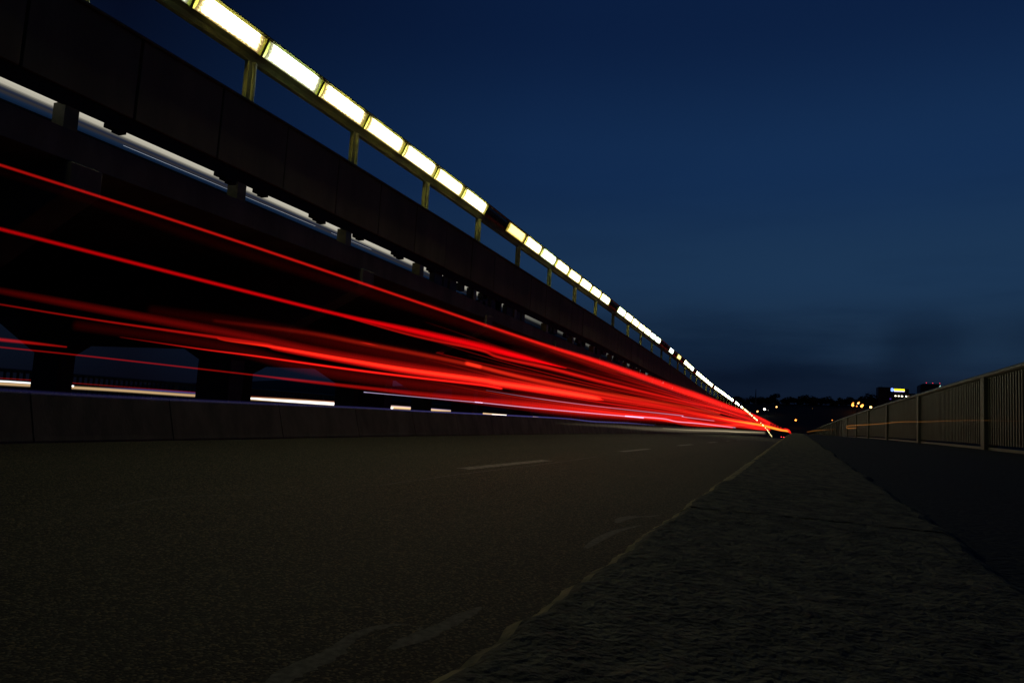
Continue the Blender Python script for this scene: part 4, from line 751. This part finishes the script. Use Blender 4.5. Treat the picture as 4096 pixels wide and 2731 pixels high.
# ------------------------------------------------------------------ far bank: hills, trees, lights, towers
b = MB(); nx, ny = 90, 14
def hz(x, y):
    t = min(1, max(0, (y-620)/330)); h = 31+6*nz3(x, 0, 1, .004)+4*nz3(x, y, 3, .011)
    if x < -700: h -= min(26, (-700-x)*.06)
    return -14+(h+12)*t*t*(3-2*t)
for j in range(ny+1):
    for i in range(nx+1):
        x = -1900+3000*i/nx; y = 600+500*j/ny; b.v.append((x, y, hz(x, y)))
for j in range(ny):
    for i in range(nx): a = j*(nx+1)+i; b.f.append((a, a+1, a+nx+2, a+nx+1))
tag(b.build('hill', m_hill, smooth=True), 'dark wooded hill across the end of the road', 'hill', kind='structure')
def crown_mb(c, rx, rz, n, leaf):
    m = MB()
    lobes = [(Vector((random.gauss(0, .45), random.gauss(0, .45), random.gauss(0, .38))), random.uniform(.35, .6)) for _ in range(9)]
    for _ in range(n):
        ctr, r = random.choice(lobes); d = Vector((random.gauss(0, 1), random.gauss(0, 1), random.gauss(0, 1))).normalized()*r*random.uniform(.55, 1.05)
        p = ctr+d; p = Vector((c[0]+p.x*rx, c[1]+p.y*rx, c[2]+p.z*rz))
        u = Vector((random.gauss(0, 1), random.gauss(0, 1), random.gauss(0, 1))).normalized(); v = u.orthogonal().normalized(); s = leaf*random.uniform(.6, 1.3)
        m.quad(tuple(p-u*s-v*s*.6), tuple(p+u*s-v*s*.6), tuple(p+u*s+v*s*.6), tuple(p-u*s+v*s*.6))
    return m
tp = []
for i in range(4):
    root = bpy.data.objects.new('tree', None)
    m = crown_mb((0, 0, 9), 6.5, 5.5, 700, .75); me = bpy.data.meshes.new('crown'); me.from_pydata(m.v, [], m.f); me.materials.append(m_leaf); c1 = bpy.data.objects.new('crown', me); c1.parent = root
    m = MB(); m.cyl((0, 0, 0), (.2, .1, 5), .5, 8, .35); m.cyl((.2, .1, 5), (1.6, .5, 9), .3, 6, .12); m.cyl((.2, .1, 4.6), (-1.5, -.6, 8.6), .3, 6, .1)
    me = bpy.data.meshes.new('trunk'); me.from_pydata(m.v, [], m.f); me.materials.append(m_trunk); c2 = bpy.data.objects.new('trunk', me); c2.parent = root
    tp.append((root, (c1, c2)))
random.seed(21); first = set()
spots = [(-165+5.2*i+random.uniform(-2, 2), 925+random.uniform(-25, 15)) for i in range(56)]
for i, (x, y) in enumerate(spots):
    pi = i % 4; root, ch = tp[pi]
    r = root if pi not in first else root.copy(); COL.objects.link(r)
    r.location = (x, y, hz(x, y)+CZ); s = random.uniform(.62, 1.0)*(1.25 if 60 < x < 85 else 1); r.location.z -= 4.6*s; r.scale = (s*1.25, s*1.25, s); r.rotation_euler = (0, 0, random.uniform(0, 6))
    tag(r, 'black tree silhouette on the ridge, one of the row against the sky', 'tree', 'ridge trees')
    for c in ch:
        d = c if pi not in first else c.copy(); COL.objects.link(d); d.parent = r
    first.add(pi)
def pxpt(X, Y, Z): return (X, Y, Z)
def hlamp(x, z, y, col, r, label, cat='street lamp', s=8):
    g = hz(x, y) if y > 600 else -14
    root = empty('street_lamp', (x, y, min(g, z-3)), label, cat, 'lamps on the hill')
    m = MB(); m.cyl((x, y, min(g, z-3)), (x, y, z-r), .14, 8, .08); m.build('pole', m_box, root)
    m = MB(); m.ball((x, y, z), r, 12, 8); m.build('bulb', emis('bulb_glow', col, s), root, smooth=True)
def on_slope(x9, z9, h=8):
    """distance along the line of the slope where a lamp of height h stands at this bearing"""
    for k in range(60):
        y = 640+4*k; s = y/900
        if hz(x9*s, y)+h >= z9*s: return x9*s, y, z9*s
    return x9, 900, z9
AM, WH, OR = (1, .50, .14), (1, .93, .75), (1, .28, .04)
for x9, z9, col, r, s, lab in [
    (-43.2, 16.9, AM, .85, 4, 'small orange white lamp at the foot of the spire'), (-35.4, 20.0, WH, 1.05, 7, 'brightest white lamp on the dark hill, right of the spire'),
    (-31.3, 18.9, WH, .3, .5, 'faint speck of a lamp just right of the brightest hill lamp'), (-22.2, 23.3, AM, .8, 4, 'lone yellow lamp higher up the dark hill'),
    (-1.0, 9.1, OR, .85, 5, 'orange lamp low on the hill above the kerb end'), (37.7, 11.4, OR, .5, 2, 'dim orange lamp low on the hill near the right parapet'),
    (-51.3, 15.6, WH, .3, .6, 'faint white speck left of the spire foot'), (16.7, 23.6, AM, .3, .15, 'very faint lamp speck in the middle of the hill'),
    (58.7, 29.4, OR, 1.2, 6, 'lowest of the leftmost cluster of orange lamps on the hill crest'), (58.6, 31.0, OR, .8, 4, 'middle of the leftmost cluster of orange lamps on the hill crest'), (59.2, 32.0, OR, .7, 3, 'topmost of the leftmost cluster of orange lamps on the hill crest'),
    (64.3, 32.0, AM, .85, 5, 'left of the highest pair of orange lamps on the hill crest'), (65.3, 33.0, OR, .6, 3, 'right of the highest pair of orange lamps on the hill crest'),
    (62.8, 28.6, OR, .65, 3, 'small orange lamp between the two big orange lamp clusters'), (67.7, 28.7, OR, 1.1, 7, 'lower lamp of the brightest orange pair on the hill crest'), (68.7, 29.9, OR, 1.0, 6, 'upper lamp of the brightest orange pair on the hill crest'),
    (77.0, 28.2, AM, 1.1, 7, 'rightmost orange lamp on the crest touching the parapet handrail'), (90.5, 32.0, WH, .4, .8, 'faint white lamp before the office tower, just over the handrail'), (97.6, 34.6, OR, .6, 1.2, 'small reddish lamp at the foot of the office tower')]:
    x, y, z = on_slope(x9, z9)
    hlamp(x, z, y, col, r, lab, s=s)
# spire on the near bank
sp = empty('spire', (-45.6, 900, hz(-45.6, 900)), 'slender pale stone spire rising above the dark hill', 'spire')
b = MB(); x, y = -45.4, 900
def sq(mb, x, y, z0, z1, w0, w1):
    n = len(mb.v)
    for z, w_ in ((z0, w0), (z1, w1)):
        for a, c in ((-1, -1), (1, -1), (1, 1), (-1, 1)): mb.v.append((x+a*w_, y+c*w_, z))
    mb.f += [(n+3, n+2, n+1, n), (n+4, n+5, n+6, n+7)]+[(n+i, n+(i+1) % 4, n+4+(i+1) % 4, n+4+i) for i in range(4)]
sq(b, x, y, 12, 33.8, .95, .72); b.build('tower', m_spire, sp)
b = MB(); sq(b, x-.2, y, 33.82, 43.5, .60, .22); b.build('steeple', m_dark, sp)

# office tower with the round blue emblem
t1 = empty('office_tower', (99, 905, 20), 'dark office tower with a round blue emblem and a long yellow lit sign', 'building')
b = MB(); b.box(84.5, 97.0, 900, 925, 8, 51.3); b.build('left_wing', m_tower, t1)
b = MB(); b.box(97.1, 114.9, 902, 925, 8, 50.3); b.build('main_wing', m_tower, t1)
b = MB()
for i in range(6): b.box(85.5+i*1.9, 86.5+i*1.9, 899.85, 899.98, 22+0, 22.1)
b = MB()
for k in range(7):
    b.box(84.5, 97.0, 899.9, 899.99, 20+k*4.1, 21.6+k*4.1)
b.build('dark_window_rows', m_box, t1)
b = MB()
for k in range(7): b.box(97.2, 114.9, 901.9, 901.99, 20+k*4.1, 21.6+k*4.1)
b.build('dark_window_rows', m_box, t1)
b = MB(); b.cyl((99.6, 905, 50.3), (99.6, 905, 57), .12, 6); b.cyl((88, 905, 51.3), (88, 905, 53.6), .12, 6); b.build('aerial', m_box, t1)
m = MB(); n = 24
for i in range(n):
    a0, a1 = 2*math.pi*i/n, 2*math.pi*(i+1)/n
    for ri, ro in ((.95, 1.75),):
        m.quad((98.4+ri*math.cos(a0), 901.6, 48.7+ri*math.sin(a0)), (98.4+ro*math.cos(a0), 901.6, 48.7+ro*math.sin(a0)), (98.4+ro*math.cos(a1), 901.6, 48.7+ro*math.sin(a1)), (98.4+ri*math.cos(a1), 901.6, 48.7+ri*math.sin(a1)))
em_ = m.build('round_emblem', emis('emblem_blue', (.15, .28, 1), 3.2), t1)
m = MB(); m.cyl((98.4, 901.7, 48.7), (98.4, 901.62, 48.7), .94, 20); m.build('emblem_disc', emis('emblem_dim_blue', (.05, .10, .7), 1.1), em_)
m = MB(); m.quad((98.0, 901.55, 48.0), (98.35, 901.55, 47.9), (98.9, 901.55, 49.3), (98.55, 901.55, 49.4)); m.build('emblem_stroke', emis('emblem_white', (.5, .6, 1), 2.5), em_)
m = MB(); m.box(100.4, 110.6, 901.3, 901.8, 47.6, 49.9); sg = m.build('sign_board', emis('sign_yellow', (1, .85, .02), 2.2), t1)
m = MB(); m.box(100.4, 110.6, 901.25, 901.8, 46.9, 47.6); m.build('sign_underglow', emis('sign_white_blue', (.55, .5, 1), 1.8), sg)
for x, w_, s in ((101.8, .75, 4), (105.0, .75, 4), (108.2, .85, 5), (112.3, .7, 4), (114.3, .3, .5)):
    m = MB(); m.box(x-w_, x+w_, 901.6, 901.85, 41.5, 42.6); m.build('lit_window', emis('lit_window_glow', (1, .9, .65), s), t1)
m = MB(); m.box(95.8, 97.4, 899.7, 899.85, 37.6, 39.2); m.build('violet_window', emis('violet_window_glow', (.12, .05, .45), .35), t1)
# second tower
t2 = empty('office_tower', (135, 930, 20), 'squat black tower with three red roof beacons and a small teal lit sign', 'building')
b = MB(); b.prism([(126, 8), (145.2, 8), (145.2, 55.8), (143.5, 57.0), (128, 56.6), (126, 55.0)][::-1], 900, 926); b.build('block', m_tower, t2)
b = MB()
for k in range(6): b.box(126.3, 145, 899.9, 899.99, 26+k*4.1, 27.6+k*4.1)
b.build('dark_window_rows', m_box, t2)
for x in (131.6, 137.8, 144.5):
    m = MB(); m.ball((x, 900.5, 57.7), .42, 8, 6); m.build('roof_beacon', emis('beacon_red', (1, .03, .06), 1.6), t2)
m = MB(); m.v = [(142.6, 899.6, 52.6), (145.2, 899.6, 53.0), (145.1, 899.6, 55.6), (144.4, 899.6, 55.0), (144.2, 899.6, 54.3)]; m.f = [(0, 1, 4), (1, 2, 3, 4)]
m.build('teal_sign', emis('sign_teal', (.55, .95, .8), 1.0), t2)
t3 = empty('office_block', (120, 935, 20), 'low dark block filling the gap between the two towers', 'building')
b = MB(); b.box(115.2, 125.8, 935, 950, 6, 47); b.build('block', m_tower, t3)
m = MB(); m.box(119, 119.7, 934.8, 934.98, 44.2, 44.8); m.build('lit_window', emis('faint_window_glow', (1, .4, .15), .3), t3)
